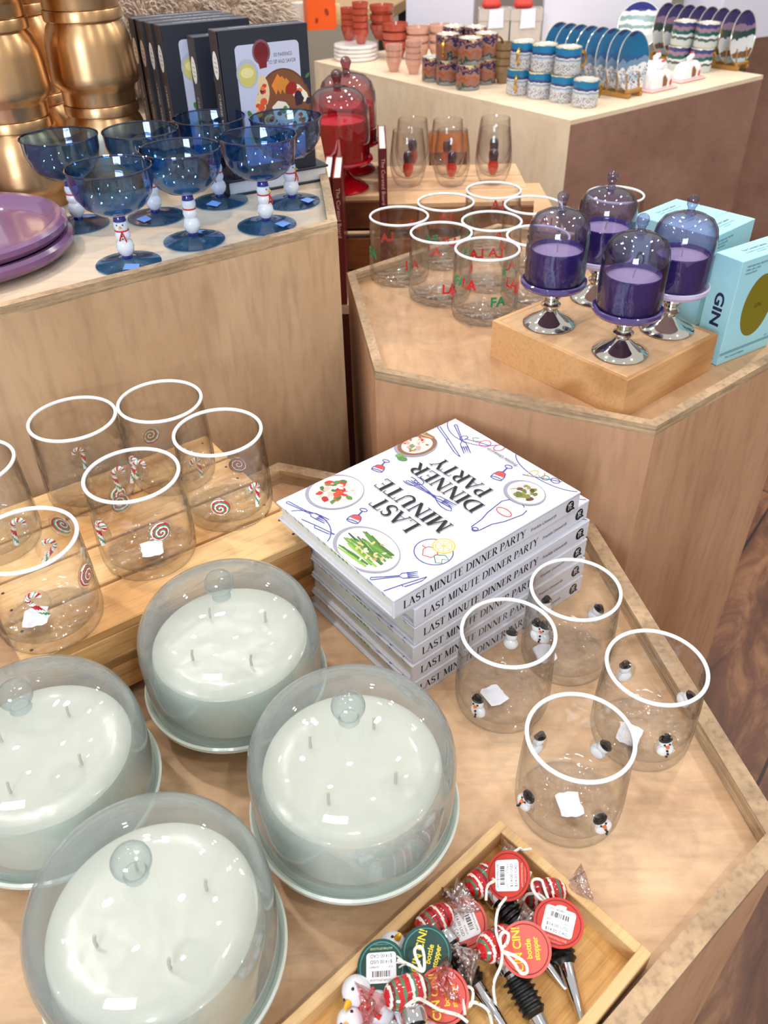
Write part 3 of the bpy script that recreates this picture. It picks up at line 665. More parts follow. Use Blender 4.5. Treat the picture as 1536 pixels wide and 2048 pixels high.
# lettered tumblers on the middle plinth
LRED, LGRN = flat((206, 30, 38), .25, coat=.4), flat((34, 140, 92), .25, coat=.4)
def letters(par, a, h, txt):
    f = wallmap(a, h, .0004); d = Dec((0, 0, 0), (1, 0, 0), (0, 1, 0), wrap=lambda x, y, hh: f(x, y, hh))
    d.text(txt, 0, -.008, .0132, LRED if txt == 'LA' else LGRN, bold=.028); b = d.b
    bmesh.ops.recalc_face_normals(b.bm, faces=b.bm.faces[:])
    bmesh.ops.solidify(b.bm, geom=b.bm.faces[:], thickness=-.0007)
    d.build('lettering', par, True)
FZM = MZ+.0003
for e, ls, lab in (
  ((736, 860, 408, 453), [(25, .038, 'LA'), (-60, .05, 'FA'), (150, .07, 'LA'), (205, .05, 'LA'), (95, .055, 'LA')], 'lettered tumbler at the left end of its row, above the plinth corner'),
  ((820, 945, 440, 487), [(18, .032, 'LA'), (-85, .045, 'FA'), (165, .068, 'LA'), (200, .07, 'FA'), (80, .05, 'LA')], 'lettered tumbler in the front row between two others, red LA facing out'),
  ((908, 1042, 472, 520), [(24, .04, 'FA'), (-78, .04, 'LA'), (72, .05, 'LA'), (165, .075, 'LA'), (200, .073, 'LA'), (-28, .062, 'LA'), (-48, .062, 'FA')], 'lettered tumbler nearest the wooden riser, green FA facing out'),
  ((834, 949, 382, 423), [(-20, .035, 'LA'), (60, .055, 'FA'), (180, .06, 'LA')], 'lettered tumbler in the second row, just behind the leftmost one'),
  ((931, 1044, 362, 396), [(30, .04, 'LA'), (-50, .06, 'FA'), (170, .06, 'LA')], 'lettered tumbler rearmost of the group, in front of the wine glasses'),
  ((922, 1045, 420, 461), [(-40, .06, 'FA'), (40, .045, 'LA'), (160, .06, 'LA'), (100, .06, 'LA')], 'lettered tumbler in the middle of the group, surrounded on all sides'),
  ((1010, 1123, 389, 428), [(20, .05, 'FA'), (-60, .04, 'LA'), (150, .06, 'LA')], 'lettered tumbler behind the left purple cloche, second row from the back'),
  ((1016, 1137, 450, 491), [(-40, .04, 'LA'), (10, .055, 'LA'), (-70, .05, 'FA'), (170, .06, 'LA')], 'lettered tumbler right beside the left purple cloche, mostly hidden by it'),
  ((1174, 1289, 369, 407), [(-40, .04, 'LA'), (40, .05, 'FA')], 'lettered tumbler by itself at the back, between purple cloche and blue box')):
    c = rimcentre(e, FZM+.0955); t = tumbler_base(lab, c, FZM, 'fa la la tumblers'); face = math.atan2(-c.y, -c.x)
    for a, h, tx in ls: letters(t, face+math.radians(a), h, tx)
# ------------------------------------------------------------------ pale glass cloche candles
DISH = flat((214, 221, 210), .12, coat=.8, var=.04)
DOME = glass((.985, .988, .986), (.54, .60, .60), .02, milk=.02, milkcol=(.66, .72, .72), milkedge=.5, base=.05, refl=1.0, wav=.12, wscale=18)
KNOBG = glass((.90, .93, .93), (.52, .60, .61), .02, milk=.06, milkcol=(.58, .66, .67), milkedge=.35, base=.07)
WAX = flat((198, 201, 189), .25, coat=.6, var=.03, bump=.8, bscale=26); WAXSIDE = flat((206, 214, 200), .35, coat=.3, var=.05)
WICK = flat((196, 188, 176), .8)
def make_cloche():
    t = thing('cloche_candle', '', 'candle'); K_, D_ = .976, .0155
    def up(P): return [(r*K_, z+D_) for r, z in P]
    b = B(); b.lathe([(0, .0), (.040, 0), (.042, .002), (.040, .0045), (.022, .012), (.016, .020), (.017, .0265)]+up([(.042, .016), (.075, .0175), (.084, .0195), (.0882, .0235), (.0885, .0275), (.0868, .0295), (.085, .0275), (.082, .0235), (.074, .0215), (0, .0215)]), 80)
    build('footed_plate', b, DISH, t)
    b = B(); b.lathe(up([(0, .022), (.070, .022), (.0735, .026), (.0742, .045), (.0738, .068), (.0722, .0745)]), 72, mi=1)
    b.lathe(up([(.0722, .0745), (.069, .0762), (.05, .0758), (.02, .0752), (0, .075)]), 72, mi=0); build('wax', b, [WAX, WAXSIDE], t)
    for a in (20, 110, 200, 290):
        x, y = .038*math.cos(math.radians(a)), .038*math.sin(math.radians(a)); b = B(); b.tube([(x, y, .0745+D_), (x, y, .082+D_), (x+.0012, y+.0008, .088+D_)], .0012, 8); build('wick', b, WICK, t)
    prof = up([(.0830, .0245), (.0838, .045), (.0842, .07), (.0834, .088), (.079, .104), (.069, .117), (.052, .1255), (.03, .1300), (0, .1312)])
    inn = [(r-.0018 if r > .01 else 0, z-(.0018 if z > .1 else 0)) for r, z in prof]
    def sm(P):
        R = []
        for i in range(len(P)-1):
            p0, p1, p2, p3 = P[max(i-1, 0)], P[i], P[i+1], P[min(i+2, len(P)-1)]
            for s in range(4):
                u = s/4; R.append(tuple(.5*((2*p1[k])+(-p0[k]+p2[k])*u+(2*p0[k]-5*p1[k]+4*p2[k]-p3[k])*u*u+(-p0[k]+3*p1[k]-3*p2[k]+p3[k])*u**3) for k in (0, 1)))
        R.append(P[-1]); return R
    b = B(); b.lathe(sm(prof)[::-1]+sm(inn), 96); dome = build('glass_dome', b, DOME, t, sharp=70)
    b = B(); K = [(0, .1314), (.0085, .1318), (.0072, .1345), (.0066, .1365), (.0085, .139)]+[(.0132*math.sin(q), .1475-.0118*math.cos(q)) for q in [.9+(PI-.9)*i/9 for i in range(10)]]
    b.lathe(up(K[:-1]+[(0, K[-1][1])]), 32); build('knob', b, KNOBG, dome); return t
cc = make_cloche()
for i, ((x, y), rz, lab) in enumerate((((-0.0296, 0.3849), .75, 'pale glass cloche candle at centre, right of the others, between tumblers and tray'), ((-0.1442, 0.5210), .3, 'pale glass cloche candle furthest back, in front of the pine crate'), ((-0.2803, 0.4025), .9, 'pale glass cloche candle at the left edge of the photo'), ((-0.1622, 0.2683), .15, 'pale glass cloche candle nearest the camera, at bottom left'))):
    if i == 0: cc.location = (x, y, TZ+.0003); cc.rotation_euler = (0, 0, rz); cc['label'] = lab; cc['group'] = 'pale cloche candles'
    else: dup(cc, lab, (x, y, TZ+.0003), rz, 'pale cloche candles')
# ------------------------------------------------------------------ bamboo tray and bottle stoppers
p0 = at(1000.4, 1637.3, .829); tu, tw = dirv(221.5), dirv(-48.8); TLn, TWd, tr = .30, .146, .0085
def tq(a, c): p = p0+tu*a+tw*c; return p.x, p.y
tc = p0+tu*TLn/2+tw*TWd/2
t = thing('bamboo_tray', 'shallow rectangular bamboo tray holding candy and snowman bottle stoppers', 'tray', (tc.x, tc.y, TZ+.0002), math.radians(41.5))
b = B(); b.box((TLn-.004, TWd-.004, .004), (0, 0, .002)); build('tray_floor', b, BAMBOO, t)
b = B(); h = .0228
for sy in (-1, 1): b.box((TLn, tr, h), (0, sy*(TWd/2-tr/2), h/2), .0007)
for sx in (-1, 1): b.box((tr, TWd-2*tr, h), (sx*(TLn/2-tr/2), 0, h/2), .0007)
build('tray_sides', b, BAMBOO_R, t)
TRZ = TZ+.0045
CANDY = [flat((186, 18, 28), .12, coat=.8), flat((240, 226, 214), .12, coat=.8), flat((74, 122, 88), .12, coat=.8), flat((120, 10, 20), .12, coat=.8)]
WRAP = glass((.98, .90, .87), (.80, .56, .50), .04, milk=.10, milkcol=(.9, .72, .66), wav=1.0, wscale=170, base=.24, power=1.5); WRAPR = glass((.97, .72, .72), (.74, .36, .36), .03, wav=.9, wscale=160, base=.12, power=2.2)
RUBBER = flat((14, 14, 15), .35, var=.02); TWINE = flat((240, 236, 228), .8); GOLD = flat((236, 196, 70), .3, .7)
MILKG = flat((226, 226, 232), .12, coat=.7, var=.01); SCARF = flat((200, 40, 40), .3); BEAK = flat((236, 176, 24), .25, coat=.5)
def stopper(name, label, group, cand, tip, zc, kind='candy', stripes=(0, 0, 1, 0, 2, 0, 0, 1, 3, 0, 2, 3), roll=0.0, zt=None, wrap=None):
    p = at(*cand, zc); q = at(*tip, zt if zt else TRZ+.004); X = (q-p).normalized(); Y = V((0, 0, 1)).cross(X).normalized(); Z = X.cross(Y)
    M = Matrix(((X.x, Y.x, Z.x, p.x), (X.y, Y.y, Z.y, p.y), (X.z, Y.z, Z.z, p.z), (0, 0, 0, 1))) @ RX(roll)
    t = thing(name, label, 'bottle stopper', group=group, M=M)
    A = RY(PI/2)
    if kind == 'candy':
        b = B(); n = 44; prof = [(.0115*(1-abs(2*i/n-1)**3.2*.62), -.0165+.033*i/n) for i in range(n+1)]; prof = [(0, -.0165)]+prof+[(0, .0165)]
        L = len(stripes); b.lathe(prof, 28, X=RX(PI/2), mfun=lambda j, i: stripes[int((j/46+.08*math.sin(i/28*2*PI))*L*1.5) % L]); build('striped_candy', b, CANDY, t)
        for sg in (-1, 1):
            b = B(); fl = [(0, .0150), (.0035, .0155), (.0040, .018), (.0085, .0245), (.0140, .0325), (.0150, .0335), (.0138, .0328), (.0075, .0262), (0, .0225)]
            b.lathe(fl, 40, X=RX(PI/2 if sg > 0 else -PI/2) @ Matrix.Diagonal((1, .62, 1, 1)), sq=lambda a, z: 1+.13*math.sin(6*a)*max(0, (z-.017)/.016)); build('glass_wrapper_end', b, wrap or WRAP, t, sharp=60)
        x0 = .0095
    else:
        b = B(); b.ball(.0105, (-.013, 0, 0), 24, sc=(1, 1, 1)); b.ball(.0125, (.006, 0, 0), 24); build('glass_snowman', b, MILKG, t)
        b = B(); b.torus(.0078, .0018, n=32, k=8, X=T(-.0045, 0, 0) @ A); b.tube([(-.0045, .003, .0085), (.003, .005, .0125), (.009, .006, .0128)], .0018, 8); build('scarf', b, SCARF, t)
        b = B(); b.lathe([(0, .0085), (.0026, .0095), (.0024, .012), (.0012, .0158), (0, .0165)], 14, X=T(-.0135, 0, 0) @ RX(.35)); build('yellow_nose', b, BEAK, t)
        b = B()
        for y in (-.0052, .0052): b.ball(.0012, (-.0165, y, .0083), 10)
        build('eyes', b, HAT, t); x0 = .0165
    b = B(); b.lathe([(0, x0-.001), (.0086, x0), (.0094, x0+.002), (.0094, x0+.010), (.0080, x0+.0115), (.0066, x0+.012), (.0066, x0+.015), (0, x0+.015)], 32, X=A); build('chrome_cap', b, CHROME, t)
    b = B(); pr = [(0, x0+.014), (.0072, x0+.0142)]
    for k in range(6): z = x0+.015+k*.0043; r = .0108-.0004*k; pr += [(.0078, z), (r, z+.0007), (r+.0002, z+.0018), (.0078, z+.0028)]
    pr += [(.0062, x0+.0415), (0, x0+.0417)]; b.lathe(pr, 28, X=A); build('ribbed_rubber_sleeve', b, RUBBER, t)
    b = B(); b.lathe([(0, x0+.040), (.0060, x0+.041), (.0022, x0+.083), (.0012, x0+.0845), (0, x0+.0848)], 24, X=A); build('chrome_tip', b, CHROME, t)
    t['_M'] = [c for r in M for c in r]; return t, M
CORAL, TRED, TGRN = flat((222, 92, 80), .5), flat((196, 52, 38), .5), flat((18, 66, 60), .5)
GTX = flat((240, 216, 60), .3, .3)
def swing_tag(t, M, ctr, z, up, tilt=(0, 0), side='front', col=None, r=.0182):
    """round cardboard tag: centre pixel, height, picture direction of its text 'up', lean of its face"""
    P = at(*ctr, z); n = (V((0, 0, CAM_Z))-P).normalized(); n = (n+RIGHT*tilt[0]-DOWN*tilt[1]).normalized()
    u_ = RIGHT*up[0]+DOWN*up[1]; ey = (u_-n*u_.dot(n)).normalized(); ex = ey.cross(n)
    R = M.inverted(); R3 = R.to_3x3(); o, ex, ey, nn = R @ P, R3 @ ex, R3 @ ey, R3 @ n
    F = Matrix(((ex.x, ey.x, nn.x, o.x), (ex.y, ey.y, nn.y, o.y), (ex.z, ey.z, nn.z, o.z), (0, 0, 0, 1)))
    b = B(); b.lathe([(0, -.0003), (r, -.0003), (r, .0003), (0, .0003)], 40, X=F); card = build('swing_tag', b, col, t)
    ring = (120, 30, 34) if col != TGRN else (70, 150, 150)
    d = Dec(o+nn*.0003, ex, ey, .0001); d.stroke(arc(0, 0, r*.88, r*.88, 0, 360, 40), .0007, ring)
    if side == 'front':
        g = GTX; d.text('CIN CIN!', 0, .003, .0058, g, width=.028, bold=.02); d.text('bottle', 0, -.004, .0040, g, width=.0125, bold=.02); d.text('stopper', 0, -.0092, .0040, g, width=.015, bold=.02)
        d.build('gold_lettering', t)
    else:
        d.text('ANTHROPOLOGIE', 0, -.0125, .0016, (230, 190, 170) if col != TGRN else (190, 210, 150), width=.017); d.text('hand crafted glass', 0, -.0148, .0011, (220, 150, 140) if col != TGRN else (120, 160, 150), width=.011)
        d.build('small_print', t)
        d = Dec(o+nn*.0006, ex, ey, .0001); w, hh, c = .0112, .0098, .0025; p = []
        for cx, cy, a0 in ((w-c, hh-c, 0), (-w+c, hh-c, 90), (-w+c, -hh+c, 180), (w-c, -hh+c, 270)): p += arc(cx, cy, c, c, a0, a0+90, 4)
        d.poly([(x, y+.0005) for x, y in p], flat((240, 240, 244), .4, var=.01))
        d.text('ANTHROPOLOGIE', 0, .0076, .0014, (60, 60, 66), width=.017)
        x = -.0065
        while x < .0065: w_ = random.choice((.0003, .0005, .0008)); d.poly([(x, .0025), (x+w_, .0025), (x+w_, .0063), (x, .0063)], (20, 20, 22), False); x += w_+random.choice((.0003, .0006))
        d.lay += 1
        d.text('4297', -.007, -.0005, .0012, (60, 60, 66)); d.text('82498629', .005, -.0005, .0012, (60, 60, 66))
        d.text('$14.00 USD', 0, -.0043, .0023, (16, 16, 18), width=.0165); d.text('$14.00 CAD', 0, -.0080, .0023, (16, 16, 18), width=.0165)
        d.build('price_sticker', t)
def twine(t, M, pts, r=.0011):
    P = [M.inverted() @ at(u, v, z) for u, v, z in pts]; Q = []
    for i in range(len(P)-1):
        a, b_, c, d_ = P[max(i-1, 0)], P[i], P[i+1], P[min(i+2, len(P)-1)]
        for s in range(6): x = s/6; Q.append(.5*((2*b_)+(c-a)*x+(2*a-5*b_+4*c-d_)*x*x+(3*b_-a-3*c+d_)*x**3))
    Q.append(P[-1]); b = B(); b.tube(Q, r, 8, mfun=lambda i, j: 1 if (i*3+j) % 19 == 0 else 0); build('twine', b, [TWINE, GOLD], t)
zl, zh = TRZ+.012, TRZ+.024
t, M = stopper('bottle_stopper', 'striped candy bottle stopper at the far corner of the tray, red tag face up', 'candy bottle stoppers', (968, 1760), (1092, 1925), zl+.001)
swing_tag(t, M, (1016, 1751), zh+.008, (-1, -.08), (-.55, .25), 'back', TRED)
twine(t, M, [(972, 1800, zh-.004), (975, 1772, zh+.004), (988, 1762, zh+.010), (986, 1758, zh+.004)]); twine(t, M, [(1012, 1710, zh-.006), (1028, 1704, zh), (1040, 1697, zh+.002), (1046, 1700, zh), (1062, 1698, zh-.002)]); twine(t, M, [(1046, 1750, zh-.010), (1056, 1756, zh-.01), (1062, 1744, zh-.006)])
t, M = stopper('bottle_stopper', 'striped candy bottle stopper furthest right in the tray, price tag readable', 'candy bottle stoppers', (1091, 1788), (1160, 2026), zl+.001, roll=.15)
swing_tag(t, M, (1117, 1845), zh+.006, (.22, -1), (.1, .55), 'back', TRED)
twine(t, M, [(1098, 1812, zh-.002), (1078, 1796, zh+.006), (1064, 1776, zh+.008), (1066, 1760, zh+.008), (1082, 1760, zh+.008), (1090, 1780, zh+.006), (1098, 1806, zh+.002), (1080, 1790, zh), (1056, 1788, zh), (1046, 1800, zh-.004)]); twine(t, M, [(1110, 1818, zh+.009), (1118, 1813, zh+.012), (1132, 1817, zh+.008)])
t, M = stopper('bottle_stopper', 'striped candy bottle stopper in the middle with coral tag and twine bow', 'candy bottle stoppers', (995, 1887), (1100, 2084), zl+.010, roll=-.1, zt=TRZ+.008)
swing_tag(t, M, (1051, 1898), zh+.012, (-1, .05), (0, .12), 'front', CORAL)
twine(t, M, [(1004, 1902, zh+.014), (1000, 1876, zh+.014), (1008, 1864, zh+.016), (1017, 1870, zh+.016), (1014, 1886, zh+.016), (1004, 1900, zh+.016), (1030, 1912, zh+.016), (1050, 1926, zh+.014), (1054, 1944, zh+.014), (1042, 1946, zh+.014), (1028, 1926, zh+.014), (1006, 1902, zh+.016)])
twine(t, M, [(1005, 1900, zh+.012), (1002, 1930, zh+.006), (988, 1965, zh-.004), (990, 2000, zh-.014), (1002, 2035, TRZ+.002)]); twine(t, M, [(1004, 1900, zh+.012), (992, 1860, zh+.01), (996, 1820, zh+.006), (1012, 1796, zh+.002), (1026, 1784, zh+.002)])
t, M = stopper('bottle_stopper', 'striped candy bottle stopper left of the coral tag, steel tip pointing to lower right', 'candy bottle stoppers', (868, 1845), (1001, 2042), zl+.003, stripes=(0, 3, 1, 0, 0, 3, 0, 1, 0, 3, 0, 2), roll=.1)
swing_tag(t, M, (927, 1846), TRZ+.012, (.9, -.4), (-.1, .1), 'back', CORAL)
t, M = stopper('bottle_stopper', 'striped candy bottle stopper topmost on the pile, coral tag under it', 'candy bottle stoppers', (815, 1985), (846, 2110), zh+.010, stripes=(0, 0, 2, 3, 1, 0, 0, 2, 1, 0, 0, 2), zt=zh+.004, wrap=WRAPR)
swing_tag(t, M, (886, 1992), zh-.001, (-1, .12), (.05, .05), 'front', CORAL)
twine(t, M, [(812, 2012, zh+.02), (835, 1998, zh+.024), (852, 2004, zh+.014), (880, 2020, zh+.006), (915, 2030, zh+.004), (935, 2044, zh)]); twine(t, M, [(846, 1944, zh+.016), (832, 1915, zh+.022), (830, 1898, zh+.022), (842, 1894, zh+.022), (848, 1912, zh+.022), (846, 1942, zh+.018), (820, 1930, zh+.016), (796, 1920, zh+.012)])
for a_ in ((794, 1912), (792, 1925), (798, 1935)): twine(t, M, [(840, 1940, zh+.016), (815, 1928, zh+.014), (*a_, zh+.01)], .0006)
t, M = stopper('bottle_stopper', 'snowman bottle stopper at left of the tray with yellow nose and red scarf', 'snowman bottle stoppers', (742, 2008), (840, 2095), zl+.006, 'snowman', roll=.9)
swing_tag(t, M, (763, 1934), zh+.001, (.2, 1), (-.35, .2), 'back', TGRN)
t, M = stopper('bottle_stopper', 'snowman bottle stopper furthest back, only its white head above the green tag', 'snowman bottle stoppers', (809, 1922), (890, 2024), zl, 'snowman', roll=-.7)
swing_tag(t, M, (853, 1906), zh+.003, (-.9, -.3), (.05, .1), 'front', TGRN)
t, M = stopper('bottle_stopper', 'snowman bottle stopper cut off by the bottom edge of the photo', 'snowman bottle stoppers', (730, 2074), (812, 2165), zl, 'snowman', roll=.3)
swing_tag(t, M, (797, 2056), TRZ+.012, (0, -1), (0, 0), 'front', TGRN)
t, M = stopper('bottle_stopper', 'snowman bottle stopper under the pile with curled white twine showing', 'snowman bottle stoppers', (842, 2064), (890, 2130), zl, 'snowman', roll=1.2)
twine(t, M, [(930, 2030, TRZ+.02), (926, 1990, TRZ+.022), (934, 1974, TRZ+.022), (946, 1982, TRZ+.022), (942, 2010, TRZ+.02), (930, 2012, TRZ+.02), (950, 2005, TRZ+.02), (975, 2020, TRZ+.014), (984, 2048, TRZ+.008)])
# ------------------------------------------------------------------ tall left plinth
BLUEG = glass((.53, .73, .92), (.04, .15, .52), .015, base=.06, wav=.1, wscale=40)
BLUER = glass((.20, .36, .66), (.05, .12, .4), .02, base=.12)
BLUEF = glass((.52, .72, .88), (.10, .26, .56), .02, base=.06); NAVY = flat((26, 34, 120), .12, coat=.7); MILK = flat((232, 234, 240), .12, coat=.7, var=.01)
def make_coupe():
    t = thing('coupe_glass', '', 'glass')
    b = B(); b.lathe([(0, .0003), (.0362, .0003), (.0374, .0012), (.0372, .0022), (.030, .0028), (.014, .0052), (.0055, .0085), (0, .0088)], 56); build('foot', b, BLUEF, t)
    b = B(); b.lathe([(.0050, .008), (.0048, .0105), (.0058, .0115), (.0090, .0155), (.0104, .0208), (.0092, .0262), (.0070, .0290), (.0082, .0318), (.0088, .0345), (.0080, .0378), (.0068, .0395), (.0080, .0420), (.0086, .0452), (.0078, .0488), (.0058, .0505), (0, .0506)], 32); st = build('snowman_stem', b, MILK, t)
    b = B(); b.lathe([(.0058, .0075), (.0062, .0095), (.0056, .0118), (0, .0118)], 24); build('blue_joint', b, NAVY, t); b = B(); b.lathe([(0, .0498), (.0072, .0498), (.0068, .0520), (.0062, .0560), (.0058, .0565), (0, .0566)], 24); build('blue_hat', b, NAVY, st)
    b = B(); b.torus(.0072, .0009, (0, 0, .0397), 32, 8); b.tube([(.001, -.0085, .0395), (.003, -.0096, .034), (.0042, -.0088, .0285)], .0008, 6); b.tube([(.001, -.0085, .0395), (-.0012, -.0096, .0345), (-.003, -.0092, .030)], .0008, 6); build('scarf', b, SCARF, st)
    b = B(); b.lathe([(0, .007), (.0015, .0075), (.0008, .0125), (0, .013)], 10, X=T(0, 0, .0448) @ RX(PI/2)); build('yellow_nose', b, BEAK, st)
    b = B()
    for x, z, y in ((-.0032, .0470, .0076), (.0032, .0470, .0076), (.0005, .0350, .0088), (.0006, .0318, .0083), (.0007, .0375, .008)): b.ball(.0009, (x, -y, z), 8)
    build('eyes_and_buttons', b, HAT, st)
    o = [(0, .0566), (.010, .0572), (.024, .0610), (.0345, .0680), (.0425, .0790), (.0462, .0920), (.0470, .1050)]; i_ = [(.0458, .1050), (.0450, .0920), (.0412, .0798), (.0333, .0692), (.023, .0624), (.010, .0588), (0, .0584)]
    b = B(); b.lathe([(r*.972, z) for r, z in o+[(.0478, .1066), (.0468, .1074)]+i_], 64); bw_ = build('bowl', b, BLUEG, t, sharp=70)
    b = B(); b.torus(.0458, .0011, (0, 0, .1070), 64, 8); build('bowl_rim', b, BLUER, bw_)
    d = Dec((.006, -.021, .0046), (1, 0, -.05), (0, 1, .12)); d.poly([(-.009, -.007), (.009, -.006), (.008, .006), (-.008, .007)], flat((120, 160, 226), .4)); d.build('price_sticker', t)  # white sticker coloured blue: the blue light through the glass is painted in
    return t
cg = make_coupe()
for i, (u, v, rz, lab) in enumerate(((258, 527, .12, 'blue coupe glass nearest the camera, snowman stem facing forward'), (160, 449, 2.6, 'blue coupe glass furthest left, in front of the gold canisters'), (313, 434, -.8, 'blue coupe glass second from left in the back row'), (389, 481, 2.9, 'blue coupe glass in the centre of the front row, snowman turned away'), (534, 451, 1.0, 'blue coupe glass at the right of the front row, snowman looking right'), (441, 403, -.5, 'blue coupe glass in the back row before the dark book spines'), (585, 404, 1.05, 'blue coupe glass furthest right, before the large book cover'))):
    p = at(u, v, LZ+.001); loc = (p.x, p.y, LZ+.0003)
    if i == 0: cg.location = loc; cg.rotation_euler = (0, 0, rz); cg['label'] = lab; cg['group'] = 'blue coupe glasses'
    else: dup(cg, lab, loc, rz, 'blue coupe glasses')
# copper canisters
def brushed(c, rough=.3):
    m, nt, out = newmat('brushed_metal'); p = N(nt, 'ShaderNodeBsdfPrincipled', Roughness=rough, Metallic=1.0); p.inputs['Base Color'].default_value = (*s2l(c), 1)
    p.inputs['Anisotropic'].default_value = .7; p.inputs['Anisotropic Rotation'].default_value = .25; tg = N(nt, 'ShaderNodeTangent', _direction_type='RADIAL', _axis='Z'); nt.links.new(tg.outputs[0], p.inputs['Tangent'])
    tc = N(nt, 'ShaderNodeTexCoord'); mp = N(nt, 'ShaderNodeMapping'); mp.inputs['Scale'].default_value = (3, 3, 900); no = N(nt, 'ShaderNodeTexNoise', Scale=1.0, Detail=2.0)
    nt.links.new(tc.outputs['Object'], mp.inputs[0]); nt.links.new(mp.outputs[0], no.inputs['Vector']); mr = N(nt, 'ShaderNodeMapRange'); mr.inputs[3].default_value = rough-.06; mr.inputs[4].default_value = rough+.06
    nt.links.new(no.outputs['Fac'], mr.inputs[0]); nt.links.new(mr.outputs[0], p.inputs['Roughness']); nt.links.new(p.outputs[0], out.inputs[0]); return m
COPPER = brushed((212, 170, 124), .34)
def make_can():
    t = thing('metal_canister', '', 'canister')
    b = B(); b.lathe([(0, 0), (.0475, 0), (.0482, .002), (.0482, .014), (.0500, .0185), (.0560, .0235), (.0580, .0290), (.0578, .036), (.0556, .070), (.0545, .0765), (.0500, .0900), (.0462, .0955), (.0455, .098), (0, .098)], 80); build('body', b, COPPER, t)
    b = B(); b.lathe([(.044, .0965), (.0490, .0972), (.0500, .0985), (.0500, .1085), (.0490, .1100), (.0450, .1104), (0, .1104)], 80); build('lid_rim', b, COPPER, t); return t
can = make_can(); cL = at(24, 238, 1.2075); used = False
for (x, y), nm in (((-.3775, 1.2400), 'right'), ((cL.x, cL.y), 'left'), ((-.497, 1.318), 'rear')):
    for k, lv in enumerate(('bottom', 'middle', 'top')):
        lab = f'brushed copper canister, {lv} one of the {nm} stack' if nm != 'rear' else f'brushed copper canister, {lv} one of the stack hidden behind the other two'
        loc = (x, y, LZ+.0002+k*.1107)
        if not used: can.location = loc; can['label'] = lab; can['group'] = 'stacked copper canisters'; used = True
        else: dup(can, lab, loc, k*.7, 'stacked copper canisters')
PURP = flat((124, 84, 124), .18, coat=.7, var=.05)
def make_plate():
    t = tag(build('dinner_plate', B().lathe([(0, .001), (.085, .001), (.09, 0), (.095, .001), (.112, .004), (.1235, .009), (.1275, .0145), (.1270, .0200), (.1225, .0235), (.1160, .0230), (.1120, .0195), (.1065, .0135), (.098, .0105), (.085, .0095), (0, .0095)], 96), PURP), '', 'plate'); return t
pc = at(0, 474, 1.125)
pl = make_plate(); pl.location = (-.4875, .950, LZ+.0003); pl['label'] = 'glazed mauve dinner plate, lower one of the pair on the left plinth'; pl['group'] = 'mauve plates'
p2 = pl.copy(); C.objects.link(p2); p2.location = (-.4920, .9525, LZ+.0003+.0165); p2['label'] = 'glazed mauve dinner plate, upper one of the pair on the left plinth'
t = thing('small_cup', 'small dark glossy cup with cream rim, behind the mauve plates', 'cup', (-.556, 1.082, LZ+.0003))
b = B(); b.lathe([(0, 0), (.016, 0), (.022, .01), (.0255, .03), (.0262, .0415), (.0245, .0415), (.0235, .03), (.019, .012), (0, .006)], 40); build('cup_body', b, flat((34, 20, 16), .08, coat=.8), t)
b = B(); b.torus(.0254, .0013, (0, 0, .0418), 40, 8); build('cream_rim', b, flat((222, 206, 170), .3), t)
